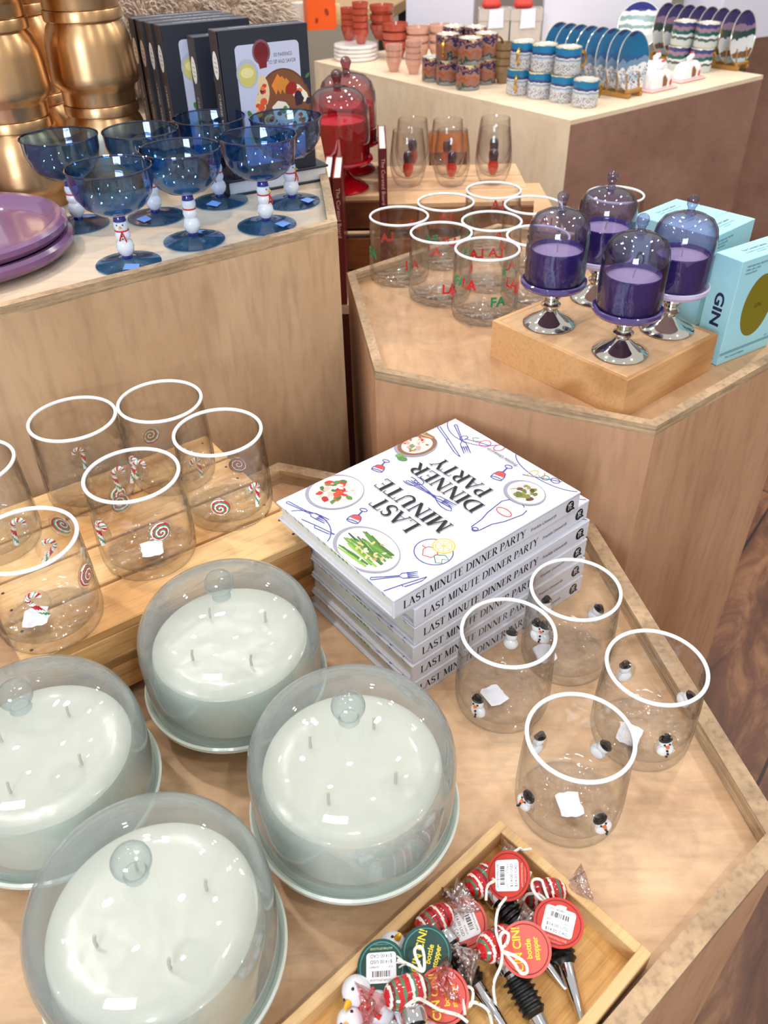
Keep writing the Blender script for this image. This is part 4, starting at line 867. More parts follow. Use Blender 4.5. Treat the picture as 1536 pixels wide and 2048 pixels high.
# dark boxed books
NAVYB = flat((36, 40, 52), .5, var=.15); SPB = flat((62, 50, 48), .55, var=.12); PANEL = flat((196, 198, 220), .4, var=.02)
bk_a, bk_b = at(476, 360, 1.122), at(639, 332, 1.122); bd = (bk_b-bk_a).normalized(); brz = math.atan2(bd.y, bd.x)
BW, BH, BT = .1255, .178, .028
def make_pairing_book(front):
    """upright hardback: x along the cover, y backwards, z up; origin at front left foot"""
    t = thing('recipe_book', '', 'book')
    b = B(); b.box((BW, .0025, BH), (BW/2, .00125, BH/2), .0006); b.box((BW, .0025, BH), (BW/2, BT-.00125, BH/2), .0006); build('cover_boards', b, NAVYB, t)
    b = B(); b.box((.003, BT, BH), (.0013, BT/2, BH/2), .001); build('spine', b, SPB, t)
    b = B(); b.box((BW-.004, BT-.005, BH-.001), (BW/2+.001, BT/2, BH/2)); build('page_block', b, flat((70, 72, 84), .6), t)
    d = Dec((0, 0, 0), (1, 0, 0), (0, 0, 1)); c = .006; x0, x1, z0, z1 = .022, BW-.014, .014, BH-.018; p = []
    for cx, cz, a0 in ((x1-c, z1-c, 0), (x0+c, z1-c, 90), (x0+c, z0+c, 180), (x1-c, z0+c, 270)): p += arc(cx, cz, c, c, a0, a0+90, 5)
    d.poly(p, PANEL); cl = (x0-.02, z0, BW-.002, BH)
    d.text('50 PAIRINGS', .088, .143, .0046, INK, width=.026); d.text('TO SIP AND SAVOR', .086, .135, .0046, INK, width=.040)
    d.text('CHEESE, WINE', .068, .034, .0085, INK, width=.068); d.text('& BOARD', .068, .022, .0085, INK, width=.045)
    d.ell(.084, .083, .040, .046, (104, 60, 36), n=40); d.ell(.084, .084, .037, .043, (126, 74, 44), n=40)
    for q in range(3): d.poly([(.068+q*.006, .110), (.078+q*.006, .123-q*.003), (.082+q*.006, .118-q*.003), (.074+q*.006, .098)], (226-10*q, 132, 48))
    for x, y, w, h_, r_ in ((.056, .106, .008, .017, .1), (.106, .098, .016, .008, -.7), (.08, .076, .012, .016, .5), (.05, .090, .008, .013, 0), (.108, .066, .010, .011, .3), (.062, .068, .009, .008, 0), (.092, .058, .012, .009, .2)):
        d.ell(x, y, w, h_, random.choice([(236, 226, 206), (240, 238, 232), (226, 196, 150)]), r_, 14, .1)
        for q in range(5): d.ell(x+random.uniform(-.5, .5)*w, y+random.uniform(-.5, .5)*h_, .0032, .0028, random.choice([(214, 60, 40), (236, 160, 50), (86, 140, 60), (230, 120, 60), (70, 40, 60), (200, 40, 50)]), 0, 10, .2)
    d.ell(.096, .104, .009, .007, (150, 30, 24), .5); d.ell(.106, .090, .007, .009, (44, 28, 52), 0, 12, .2)
    for q in range(3): d.ell(.047+q*.004, .078+q*.007, .0048, .0044, random.choice([(222, 84, 50), (236, 150, 60), (208, 40, 40)]))
    d.ell(.060, .060, .006, .006, (226, 206, 200)); d.ell(.060, .060, .003, .003, (150, 70, 80)); d.ell(.074, .060, .006, .006, (226, 206, 200)); d.ell(.074, .060, .003, .003, (150, 70, 80))
    d.ell(.036, .127, .015, .017, (176, 182, 190)); d.ell(.036, .125, .012, .0135, (206, 192, 110)); d.ell(.036, .128, .009, .006, (226, 214, 150))
    d.ell(.058, .150, .0125, .0145, (120, 80, 88)); d.ell(.058, .150, .010, .0115, (110, 16, 22)); d.poly([(.051, .145), (.065, .145), (.064, .132), (.054, .131)], (120, 24, 30))
    for x, y in ((.118, .122), (.1185, .111), (.120, .086)): d.ell(x, y, .0038, .0044, (34, 36, 58), 0, 10, .15)
    d.ell(.121, .117, .004, .002, (70, 110, 60), .7); d.ell(.034, .078, .003, .006, (70, 130, 50), .4); d.ell(.046, .062, .006, .003, (70, 130, 50), -.5); d.ell(.044, .052, .015, .016, (190, 190, 176)); d.ell(.044, .052, .012, .013, (200, 186, 96))
    d.build('cover_print', t)
    d = Dec((-.0003, BT, 0), (0, -1, 0), (0, 0, 1)); d.ell(BT/2, .138, .0095, .0165, (232, 226, 218))
    for k, s in enumerate(('50', 'PAIRINGS', 'TO SIP AND', 'SAVOR')): d.text(s, BT/2, .145-k*.0052, .0028, INK, width=[.004, .011, .0135, .009][k])
    d.text('CHEESE, WINE & BOARD', BT/2-.003, .105, .0075, (206, 196, 186), rot=-PI/2, al='l', width=.088)
    d.build('spine_lettering', t)
    d = Dec((0, 0, BH), (1, 0, 0), (0, 1, 0)); d.text('CHEESE, WINE & BOARD', BW/2, BT/2-.003, .0062, (186, 188, 196), width=.08); d.build('head_lettering', t)
    return t
rb = make_pairing_book(True); FB = .022
spn = [((430.6, 62.5), 1.30, 'dark recipe book with food board on its cover, in front of the row'), ((386, 75), 1.287, 'dark recipe book second in the row, set lower than its neighbours'), ((341, 60.5), 1.30, 'dark recipe book third in the row, yellow drink showing on its cover'), ((320, 55), 1.30, 'dark recipe book fourth in the row, only spine and top edge visible'), ((299, 49.5), 1.30, 'dark recipe book fifth in the row, next to the copper canisters'), ((281, 44), 1.30, 'dark recipe book last in the row, half hidden behind a canister')]
nb = V((-bd.y, bd.x, 0)); base_ = at(*spn[0][0], 1.30); ys = 0
for i, (px, z, lab) in enumerate(spn):
    p = at(*px, z); al = (p-base_).dot(bd); dep = (p-base_).dot(nb)
    if i: dep = max(dep, ys+BT+.0008)
    ys = dep; q = base_+bd*al+nb*dep; loc = (q.x, q.y, z-BH)
    if i == 0: rb.location = loc; rb.rotation_euler = (0, 0, brz); rb['label'] = lab; rb['group'] = 'dark recipe books in a row'
    else: dup(rb, lab, loc, brz, 'dark recipe books in a row')
q = base_-bd*.012-nb*.004
t = thing('recipe_book', 'dark recipe book lying flat as a base under the upright row', 'book', (q.x, q.y, LZ+.0002), brz)
fl = V((base_.x, base_.y))
b = B(); b.box((.155, .19, .003), (.0775, .095, .0015), .0006); b.box((.155, .19, .003), (.0775, .095, .0200), .0006); b.box((.003, .19, .0212), (.0015, .095, .0108), .0006); build('cover_boards', b, NAVYB, t)
b = B(); b.box((.149, .184, .0155), (.0765, .095, .01075)); build('page_block', b, flat((226, 224, 220), .7, var=.05), t)
# ------------------------------------------------------------------ riser, purple cloche candles and blue boxes on the middle plinth
r0, r1, r2 = at(986.8, 640, 1.007), at(1256, 762, 1.007), at(1437, 668, 1.007)
ru, rv = (r0-r1), (r2-r1); RL, RW = ru.length, rv.length; rz = math.atan2(rv.y, rv.x)
t = thing('wooden_riser', 'square honey-coloured wooden riser block under the purple cloche candles', 'display riser', (r1.x, r1.y, MZ+.0002), rz)
RH = 1.007-MZ-.0002
b = B(); b.prism([(0, 0), (RW, 0), (RW, RL), (0, RL)], 0, RH-.0025); b.ring([(0, 0), (RW, 0), (RW, RL), (0, RL)], [(.006, .006), (RW-.006, .006), (RW-.006, RL-.006), (.006, RL-.006)], RH-.0025, RH-.0002); build('side_boards', b, RISER_W, t)
b = B(); b.box((RW-.0128, RL-.0128, .003), (RW/2, RL/2, RH-.0015), .0006); build('top_board', b, RISER_T, t)
PGL = glass((.80, .78, .885), (.14, .12, .28), .012, base=.06, wav=.08, wscale=30); PDISH = flat((78, 62, 124), .08, coat=.9, var=.05); PDISH2 = flat((196, 184, 214), .12, coat=.8)
PVES = flat((76, 62, 126), .12, coat=.7, var=.1); PWAX = flat((206, 192, 204), .5, var=.06); PKNOB = glass((.70, .68, .84), (.16, .14, .30), .012, base=.1)
SILV = flat((214, 210, 200), .07, 1.0, var=.02)
def make_purple(dish):
    t = thing('cloche_candle', '', 'candle')
    b = B(); b.lathe([(0, .0003), (.0315, .0003), (.0326, .0014), (.0318, .0030), (.022, .0085), (.0115, .0150), (.0082, .0190), (.0092, .0215), (.0118, .0240), (.0118, .0262), (.0088, .0285), (.0082, .0305), (.0104, .0335), (.0128, .0375), (.0118, .0410), (.0100, .0430), (0, .0432)], 48); build('silver_pedestal', b, SILV, t)
    b = B(); b.lathe([(0, .0432), (.012, .0435), (.028, .0465), (.0370, .0500), (.0396, .0540), (.0392, .0575), (.0375, .0585), (.0355, .0565), (.033, .0550), (0, .0550)], 56); build('saucer', b, dish, t)
    b = B(); b.lathe([(0, .0552), (.029, .0552), (.0308, .058), (.0312, .075), (.0312, .0945), (.0304, .0955), (.0298, .0945), (.0294, .090), (.0, .090)], 48, mfun=lambda j, i: 1 if j >= 7 else 0); build('candle_vessel', b, [PVES, PWAX], t)
    b = B(); b.tube([(0, 0, .0898), (.0005, 0, .096), (.002, .0005, .100)], .0009, 6); build('wick', b, WICK, t)
    o = [(.0352, .0575), (.0360, .070), (.0364, .095), (.0360, .112), (.0335, .1245), (.0280, .1325), (.0180, .1376), (.0080, .1392), (0, .1394)]; i_ = [(max(r-.0012, 0), z-(.0012 if z > .12 else 0)) for r, z in o]
    b = B(); b.lathe(o[::-1]+i_, 56); dm = build('glass_dome', b, PGL, t, sharp=70)
    b = B(); b.lathe([(0, .1396), (.0066, .1396), (.0046, .1415), (.0040, .1440), (.0044, .1462), (.0060, .1485)]+[(.0067*math.sin(q), .1535-.0062*math.cos(q)) for q in [1.0+(PI-1.0)*i/8 for i in range(8)]]+[(0, .1597)], 28); build('knob', b, PKNOB, dm); return t
pa = make_purple(PDISH); pb = make_purple(PDISH2)
for (c, src, lab) in (((.2783, .8578), 'a', 'purple cloche candle nearest the camera on the wooden riser'), ((.2098, .9392), 'a', 'purple cloche candle at the left corner of the wooden riser'), ((.2830, 1.0130), 'b', 'purple cloche candle at the back of the riser, behind the others'), ((.3490, .9165), 'b', 'purple cloche candle at right of riser with pale lilac saucer, by blue box')):
    o = pa if src == 'a' else pb; loc = (c[0], c[1], 1.0073)
    if not o['label']: o.location = loc; o['label'] = lab; o['group'] = 'purple cloche candles'
    else: dup(o, lab, loc, 1.3, 'purple cloche candles')
TURQ = flat((164, 218, 230), .45, var=.02); TURQ2 = flat((128, 190, 206), .45, var=.02); OLIVE = flat((122, 112, 14), .5, var=.08); TXT = (44, 74, 88); DKB = flat((30, 34, 84), .4)
GW, GD = .098, .0385; GHh = .1335
def make_gin(rot):
    """box standing up: x along its wide face, y back, origin front left foot"""
    t = thing('boxed_book', '', 'box')
    b = B(); b.box((GW, GD, GHh), (GW/2, GD/2, GHh/2), .0007); build('carton', b, TURQ, t)
    d = Dec((0, 0, 0), (1, 0, 0), (0, 0, 1)); d.ell(.051, .068, .0285, .040, OLIVE, 0, 48); d.text('GIN', .051, .066, .0056, INK)
    for k, s in enumerate(('THE ESSENTIAL RECIPES', 'EVERY GIN LOVER', 'SHOULD KNOW')): d.text(s, .010, .1235-.0042*k, .0025, TXT, al='l', width=[.037, .026, .021][k])
    d.poly([(0, .0125), (GW, .0125), (GW, .0165), (0, .0165)], flat((110, 168, 186), .4)); d.text('The Cocktail Cabinet', .012, .0065, .0032, TXT, al='l', width=.036); d.text('GIFT', .086, .0185, .0022, TXT)
    d.build('front_print', t)
    d = Dec((0, GD, 0), (0, -1, 0), (0, 0, 1)); d.text('GIN', GD/2-.0055, .090, .0128, DKB, rot=-PI/2, al='l', width=.042, bold=.03); d.text('The Cocktail Cabinet', GD/2, .006, .0028, TXT, width=.024); d.build('side_print', t)
    d = Dec((0, 0, GHh), (1, 0, 0), (0, 1, 0)); d.text('The Cocktail Cabinet', GW/2, .021, .0042, TXT, width=.044); d.text('THE ESSENTIAL RECIPES EVERY GIN LOVER', GW/2, .015, .0020, TXT, width=.05); d.text('SHOULD KNOW', GW/2, .0105, .0020, TXT, width=.018); d.build('top_print', t); return t
g1 = make_gin(0); q = at(1487, 524.5, MZ+GHh); grz = math.radians(32)
g1.location = (q.x, q.y, MZ+.0003); g1.rotation_euler = (0, 0, grz); g1['label'] = 'turquoise gin box standing at front right with olive oval window'; g1['group'] = 'turquoise boxes'
q = at(1511, 437.5, MZ+GHh); w = dirv(41); n_ = dirv(131)
for k in range(3):
    o = q-w*GW+n_*(GD+.0006)*k+w*0; dup(g1, ('turquoise gin box in the rear row of three, nearest the camera', 'turquoise gin box in the rear row of three, in the middle', 'turquoise gin box in the rear row of three, furthest back')[k], (o.x, o.y, MZ+.0003), math.radians(41), 'turquoise boxes')
# ------------------------------------------------------------------ lower stand behind the middle plinth: red candles, wine glasses, maroon books
PB = .80
MAROON_SHADED = flat((74, 20, 20), .6, var=.2)  # brown sides of the gap stand, their shade painted into the colour
t = thing('display_stand', 'low stand with shade-darkened red sides and pale top in the gap between the plinths', 'display stand', (-.110, 1.549, 0))
b = B(); b.box((.107, .116, .775), (0, 0, .3875)); build('stand_body', b, MAROON_SHADED, t)
b = B(); b.box((.109, .118, .020), (0, 0, .786), .001); build('stand_top', b, PLY_PALE, t)
t = thing('display_stand', 'wooden stand behind the lettered tumblers, carrying crates and wine glasses', 'display stand', (.10, 1.93, 0))
b = B(); b.box((.66, .60, .78), (0, 0, .39)); build('stand_body', b, FAR_PLY2, t)
b = B(); b.box((.66, .60, .02), (0, 0, .79)); build('stand_top', b, wood((196, 156, 112), (220, 184, 142), (1.2, 6, 5), .5, .1, seed=3.4), t)
def small_crate(label, x, y, w, dpt, h, top, fr, n):
    t = thing('slatted_wooden_crate', label, 'crate', (x, y, PB+.0002)); b = B(); s = dpt/n
    for k in range(n): b.box((w, s-.004, .010), (0, -dpt/2+s*(k+.5), h-.005), .001)
    build('top_slats', b, top, t); b = B()
    for y_ in (-1, 1):
        for z0, z1 in ((.008, h*.46), (h*.54+.008, h-.0102)): b.box((w, .010, z1-z0), (0, y_*(dpt/2-.005), (z0+z1)/2), .001)
    build('side_slats', b, fr, t); b = B()
    for x_ in (-1, 1): b.box((.010, dpt-.021, h-.012), (x_*(w/2-.006), 0, (h-.011)/2))
    build('end_boards', b, fr, t)
small_crate('brown slatted crate under the red cloche candles', -.118, 1.757, .245, .24, .155, RISER_T, DARKWOOD, 3)
small_crate('brown slatted crate under the stemless wine glasses', .165, 1.80, .30, .27, .130, RISER_T, DARKWOOD, 3)
REDGL = glass((.90, .72, .74), (.34, .10, .14), .012, base=.09); REDV = flat((206, 16, 50), .12, coat=.7, var=.05); REDW = flat((224, 70, 100), .4); REDF = flat((186, 8, 24), .1, coat=.8); REDK = glass((.55, .30, .34), (.2, .05, .08), .012, base=.14)
def make_red():
    t = thing('cloche_candle', '', 'candle'); k = 1.0
    b = B(); b.lathe([(0, .0003), (.052, .0003), (.054, .003), (.046, .010), (.026, .020), (.017, .030), (.016, .036), (.022, .042), (0, .043)], 48); build('red_foot', b, REDF, t)
    b = B(); b.lathe([(0, .042), (.03, .044), (.058, .050), (.0640, .056), (.0630, .060), (.058, .058), (0, .057)], 56); build('saucer', b, REDF, t)
    b = B(); b.lathe([(0, .0575), (.050, .0575), (.0522, .062), (.0524, .128), (.0505, .128), (.0500, .122), (0, .122)], 48, mfun=lambda j, i: 1 if j >= 5 else 0); build('candle_vessel', b, [REDV, REDW], t)
    b = B(); b.tube([(0, 0, .1215), (.001, 0, .134)], .0012, 6); build('wick', b, WICK, t)
    o = [(.0575, .0590), (.0588, .09), (.0588, .130), (.0570, .150), (.0500, .168), (.0380, .1785), (.020, .1835), (0, .1845)]; i_ = [(max(r-.0015, 0), z-(.0015 if z > .14 else 0)) for r, z in o]
    b = B(); b.lathe(o[::-1]+i_, 56); dm = build('glass_dome', b, REDGL, t, sharp=70)
    b = B(); b.lathe([(0, .1846), (.010, .1848), (.0072, .188), (.0068, .191), (.0085, .1945)]+[(.0108*math.sin(q), .2035-.0105*math.cos(q)) for q in [.9+(PI-.9)*i/8 for i in range(8)]]+[(0, .214)], 28); build('knob', b, REDK, dm); return t
rc = make_red(); z = PB+.155+.0004
p = at(684, 392, z); rc.location = (p.x, 1.690, z); rc['label'] = 'red cloche candle in front of the pair, next to the blue coupes'; rc['group'] = 'red cloche candles'
rc.location.x = p.x*1.02
dup(rc, 'red cloche candle at the back of the pair, its knob higher', (-.0555, 1.822, z+.0), .5, 'red cloche candles')
# stemless double-wall wine glasses with a red figure inside
WGL = glass((.985, .98, .975), (.70, .66, .64), .012, base=.06)
FIGR, FIGD = flat((190, 40, 30), .12, coat=.8), flat((60, 44, 60), .12, coat=.8)
def make_wine():
    t = thing('stemless_wine_glass', '', 'glass')
    o = [(0, 0), (.020, 0), (.026, .003), (.0335, .018), (.0375, .038), (.0380, .052), (.0352, .080), (.0310, .1080)]; i_ = [(.0300, .1080), (.0335, .080), (.0352, .054), (.0330, .036), (.0250, .022), (.012, .0155), (0, .0145)]
    b = B(); b.lathe(o+[(.0305, .1088)]+i_, 56); build('glass_body', b, WGL, t, sharp=70)
    b = B(); b.lathe([(0, .0148), (.006, .018), (.0105, .028), (.0112, .036), (.0085, .046), (.0095, .052), (.0098, .058), (.0075, .066), (0, .070)], 20, mfun=lambda j, i: 1 if j >= 4 else 0); f = build('glass_figure', b, [FIGR, FIGD], t)
    return t
wg = make_wine(); first = True; z = PB+.130+.0004
for u, v, lab in ((816, 370, 'stemless wine glass at left of the front row, red figure inside'), (902, 370, 'stemless wine glass in the middle of the front row, red figure inside'), (984, 366, 'stemless wine glass at right of the front row, red figure inside'), (825, 344, 'stemless wine glass at left of the rear row'), (893, 346, 'stemless wine glass in the middle of the rear row'), (985, 342, 'stemless wine glass at right of the rear row')):
    p = at(u, v, z); loc = (p.x, p.y, z)
    if first: wg.location = loc; wg['label'] = lab; wg['group'] = 'stemless wine glasses'; first = False
    else: dup(wg, lab, loc, random.uniform(0, 3), 'stemless wine glasses')
MAR, MARL = flat((104, 24, 28), .4, coat=.2, var=.05), (224, 190, 180)
def make_curated():
    """upright book, spine towards -y, x = thickness"""
    t = thing('recipe_book', '', 'book'); th, w, h = .0165, .19, .236
    b = B()
    for x in (.0011, th-.0011): b.box((.0022, w, h), (x, w/2, h/2), .0006)
    b.box((th, .003, h), (th/2, .0015, h/2), .001); build('cover', b, MAR, t)
    b = B(); b.box((th-.0046, w-.006, h-.006), (th/2, w/2, h/2)); build('page_block', b, flat((240, 238, 236), .7, var=.03), t)
    b = B(); b.box((.0008, w-.004, .0016), (.0026, w/2, h-.0022)); build('orange_endpaper', b, flat((230, 90, 30), .5), t)
    d = Dec((0, 0, 0), (1, 0, 0), (0, 0, 1)); d.text('The Curated Board', th/2-.0024, .218, .0070, MARL, rot=-PI/2, al='l', width=.088); d.text('BEC NAME', th/2-.001, .062, .0026, (150, 70, 70), rot=-PI/2, al='l', width=.03) if False else None; d.build('spine_lettering', t); return t
cu = make_curated(); p = at(684, 600, PB-.003); cu.location = (-.078, 1.4895, .7965); cu['label'] = 'maroon recipe book standing spine out in the gap, title down its spine'; cu['group'] = 'maroon recipe books'
dup(cu, 'maroon recipe book half hidden by the left plinth, beside its twin', (-.0962, 1.4925, .7965), 0, 'maroon recipe books')
dup(cu, 'maroon recipe book standing behind the tumblers, between red candle and wine glass', (.0045, 1.66, PB+.0003), 0, 'maroon recipe books')
cu.location.z = .7963
t = thing('metal_dish', 'small shiny metal dish beside the rim of the middle plinth', 'dish', (-.062, 1.455, 0))
bpy.data.objects.remove(t)
b = B(); b.box((.05, .002, .05), (.15, 1.955, PB+.175)); b.box((.05, .03, .15), (.15, 1.971, PB+.0755), .001)
bpy.data.objects.remove(build('x', b, MAR))
t = thing('carton', 'orange and brown carton standing behind the wine glasses', 'box', (.165, 1.975, PB+.0003)); b = B(); b.box((.085, .03, .19), (0, 0, .095), .001); build('carton_body', b, flat((120, 74, 44), .5), t)
d = Dec((-.0425, -.015, 0), (1, 0, 0), (0, 0, 1)); d.poly([(0, .15), (.085, .15), (.085, .19), (0, .19)], flat((226, 130, 40), .5)); d.build('orange_band', t)
# ------------------------------------------------------------------ far plinth: cups, bowls, mugs, plates
def far(u, v, z=FZ): return at(u, v, z)
b = B(); sq = lambda a, z: 1+.035*abs(math.cos(6*a))
b.lathe([(0, 0), (.0715, 0), (.0770, .0040), (.0775, .0085), (.0745, .0122), (0, .0122)], 72, sq=sq); tv = build('marble_trivet', b, flat((238, 236, 234), .25, coat=.3, var=.04)); pt = far(712, 118)
for k, lab in enumerate(('bottom', 'second from bottom', 'third from bottom', 'topmost')):
    o = tv if k == 0 else tv.copy()
    if k: C.objects.link(o)
    o.location = (pt.x, pt.y, FZ+.0003+k*.0125); o.rotation_euler = (0, 0, .1*k); tag(o, f'white scalloped marble trivet, {lab} of the stack under the coral cups', 'trivet', 'scalloped marble trivets')
CORALC, PINKC, BRC = flat((186, 82, 62), .2, coat=.5, var=.08), flat((214, 164, 146), .25, coat=.4, var=.06), flat((136, 110, 78), .3, coat=.3, var=.1)
def cup_mesh(R, H, mat, name):
    b = B(); b.lathe([(0, 0), (R*.50, 0), (R*.56, .002), (R*.80, H*.42), (R*.87, H*.60), (R*.955, H*.64), (R*.985, H*.8), (R*1.02, H), (R*.94, H), (R*.90, H*.75), (R*.78, H*.45), (R*.45, H*.12), (0, H*.10)], 32); return build(name, b, mat)
def stack(u, v, R, H, n, step, mat, name, label, group, zb=FZ, cat='cup'):
    p = far(u, v, zb); src = cup_mesh(R, H, mat, name); nm = ['bottom', 'second', 'third', 'fourth', 'top']
    for k in range(n):
        o = src if k == 0 else src.copy()
        if k: C.objects.link(o)
        o.location = (p.x+random.uniform(-.0008, .0008), p.y, zb+.0004+k*step); o.rotation_euler = (0, 0, 0)
        pos = 'top' if k == n-1 and n > 1 else ('bottom' if k == 0 else nm[k]+' from bottom')
        tag(o, label.format(pos), cat, group)
zt_ = FZ+.0510
stack(722, 87, .0285, .046, 5, .0205, CORALC, 'small_cup', 'coral cup, {} of the stack in front on the marble trivets', 'coral cups', zt_)
stack(699, 80, .0285, .046, 4, .0190, CORALC, 'small_cup', 'coral cup, {} of the stack at left rear on the marble trivets', 'coral cups', zt_)
stack(764, 79, .044, .050, 3, .0300, CORALC, 'serving_bowl', 'coral bowl, {} of the stack behind the cups on the trivets', 'coral bowls', zt_, 'bowl')
stack(791, 117, .046, .058, 3, .0270, CORALC, 'serving_bowl', 'coral bowl, {} of the stack beside the marble trivets', 'coral bowls', FZ, 'bowl')
stack(788, 143, .0275, .045, 3, .0180, PINKC, 'small_cup', 'pale pink cup, {} of the shorter stack by the coral bowls', 'pink cups')
stack(827, 148, .0275, .045, 4, .0180, PINKC, 'small_cup', 'pale pink cup, {} of the taller stack near the city mugs', 'pink cups')
stack(836, 118, .044, .052, 3, .0250, PINKC, 'serving_bowl', 'pale pink bowl, {} of the stack behind the pink cups', 'pink bowls', FZ, 'bowl')
stack(880, 118, .044, .052, 3, .0280, PINKC, 'serving_bowl', 'pale pink bowl, {} of the stack behind the city mugs', 'pink bowls', FZ, 'bowl')
stack(1004, 166, .029, .050, 4, .0210, BRC, 'small_cup', 'olive brown cup, {} of the stack between city and blue mugs', 'brown cups')
CITY = banded([(0, (140, 140, 146)), (.08, (40, 76, 56)), (.2, (150, 104, 90)), (.44, (172, 84, 44)), (.52, (160, 116, 100)), (.68, (36, 44, 92)), (.80, (170, 110, 84)), (.88, (30, 38, 90)), (.98, (210, 190, 150))], noise=1.1, scale=42)
SKI = banded([(0, (206, 210, 214)), (.5, (150, 165, 190)), (.58, (236, 238, 240)), (.62, (60, 70, 120)), (.72, (34, 120, 170)), (.96, (230, 214, 160))], noise=.14, scale=70, speck=(240, .46))
LAKE = banded([(0, (196, 204, 200)), (.3, (70, 90, 90)), (.4, (220, 224, 226)), (.5, (24, 92, 90)), (.66, (150, 120, 140)), (.8, (60, 66, 120)), (.96, (236, 236, 230))], noise=.25, scale=60)
MUGIN = flat((232, 232, 230), .15, coat=.5); GOLDH = flat((212, 164, 70), .2, .9)
MR, MH = .0365, .0690
def make_mug(mat):
    t = thing('mug', '', 'mug')
    b = B(); b.lathe([(0, 0), (MR*.93, 0), (MR*.97, .002), (MR, .006), (MR, MH-.001), (MR-.001, MH), (MR-.0035, MH), (MR-.004, MH-.004), (MR-.004, .006), (0, .005)], 40, mfun=lambda j, i: 0 if j < 5 else 1); build('mug_body', b, [mat, MUGIN], t)
    b = B(); b.torus(MR-.0017, .0012, (0, 0, MH), 40, 6); build('gilded_rim', b, flat((226, 206, 160), .2, .6), t)
    b = B(); b.tube([(MR-.001, 0, MH*.80)]+[(MR+.022*math.sin(q), 0, MH*.5+.022*math.cos(q)) for q in [PI*i/10 for i in range(1, 10)]]+[(MR-.001, 0, MH*.2)], .0038, 8); build('handle', b, GOLDH, t); return t
def mugs(src, items, group):
    for i, (p, rz, lab) in enumerate(items):
        if i == 0: src.location = p; src.rotation_euler = (0, 0, rz); src['label'] = lab; src['group'] = group
        else: dup(src, lab, p, rz, group)
def fm(u, v, lvl=0): p = far(u, v); return (p.x, p.y, FZ+.0003+lvl*(MH+.0014))
cm = make_mug(CITY)
mugs(cm, [(fm(866, 161), .9, 'city skyline mug at left end of the lower row'), (fm(888, 172.5), -.9, 'city skyline mug second from left in the lower row') if False else (fm(895, 168), .9, 'city skyline mug second from left in the lower row'), (fm(935, 178), 1.2, 'city skyline mug nearest the plinth edge in the lower row'), (fm(968, 166), .6, 'city skyline mug at right end of the lower row'),
  (fm(893, 168, 1), -1.9, 'city skyline mug on the upper layer at left, gold handle facing front'), (fm(937, 178, 1), 1.3, 'city skyline mug on the upper layer, in front in the middle'), (fm(968, 166, 1), .35, 'city skyline mug on the upper layer at right, gold handle showing'), (fm(905, 148, 0), 1.0, 'city skyline mug hidden in the rear of the lower layer'), (fm(905, 148, 1), 1.4, 'city skyline mug on the upper layer at the rear left'), (fm(948, 150), 1.0, 'city skyline mug in the rear of the lower layer by the brown cups'), (fm(948, 150, 1), 1.5, 'city skyline mug on the upper layer at the rear right')], 'city skyline mugs')
sm_ = make_mug(SKI)
mugs(sm_, [(fm(1168, 212), .5, 'blue winter scene mug standing singly at the plinth corner'), (fm(1036, 187), -1.9, 'blue winter scene mug, lower one of the left pair'), (fm(1040, 187, 1), -2.0, 'blue winter scene mug, upper one of the left pair, handle in front'), (fm(1078, 194.5), 1.2, 'blue winter scene mug, lower one of the middle pair'), (fm(1081, 194.5, 1), 1.0, 'blue winter scene mug, upper one of the middle pair'), (fm(1123, 202), .5, 'blue winter scene mug, lower one of the right pair'), (fm(1127, 202, 1), .35, 'blue winter scene mug, upper one of the right pair')], 'blue winter scene mugs')
lm = make_mug(LAKE)
mugs(lm, [(fm(1352, 138), .6, 'lake scene mug, lower left of the four before the dark plates'), (fm(1354, 138, 1), .6, 'lake scene mug, upper left of the four before the dark plates'), (fm(1397, 143), .4, 'lake scene mug, lower right of the four before the dark plates'), (fm(1399, 143, 1), .4, 'lake scene mug, upper right of the four before the dark plates')], 'lake scene mugs')
PL1 = banded([(0, (226, 228, 230)), (.18, (190, 205, 220)), (.3, (236, 238, 240)), (.42, (120, 150, 180)), (.55, (40, 96, 150)), (.62, (20, 110, 160)), (.95, (28, 60, 120))], noise=.35, scale=26, z0=0, z1=.155, speck=(130, .4))
PL2 = banded([(0, (180, 210, 220)), (.12, (120, 90, 70)), (.25, (226, 230, 232)), (.5, (20, 70, 64)), (.64, (150, 120, 150)), (.74, (50, 44, 110)), (.95, (24, 26, 80))], noise=.3, scale=24, z0=0, z1=.155)
BACKW = flat((226, 228, 230), .15, coat=.5)
def make_disc_plate(mat, R=.078):
    """display plate on edge: faces -y, foot at z=0"""
    t = thing('display_plate', '', 'plate'); X = T(0, 0, R) @ RX(PI/2)
    b = B(); b.lathe([(0, .003), (R*.66, .003), (R*.74, .0045), (R*.985, .0075), (R, .0066), (R*.985, .0050), (R*.74, .0012), (R*.64, 0), (0, 0)], 56, X=X, mfun=lambda j, i: 0 if j < 4 else 1); build('plate_face', b, [mat, BACKW], t)
    b = B(); b.torus(R*.988, .0011, (0, 0, .0072), 56, 6, X=X); build('gilded_rim', b, flat((230, 224, 200), .15, .6), t); return t
STANDW = flat((176, 128, 62), .45, .15, var=.15)
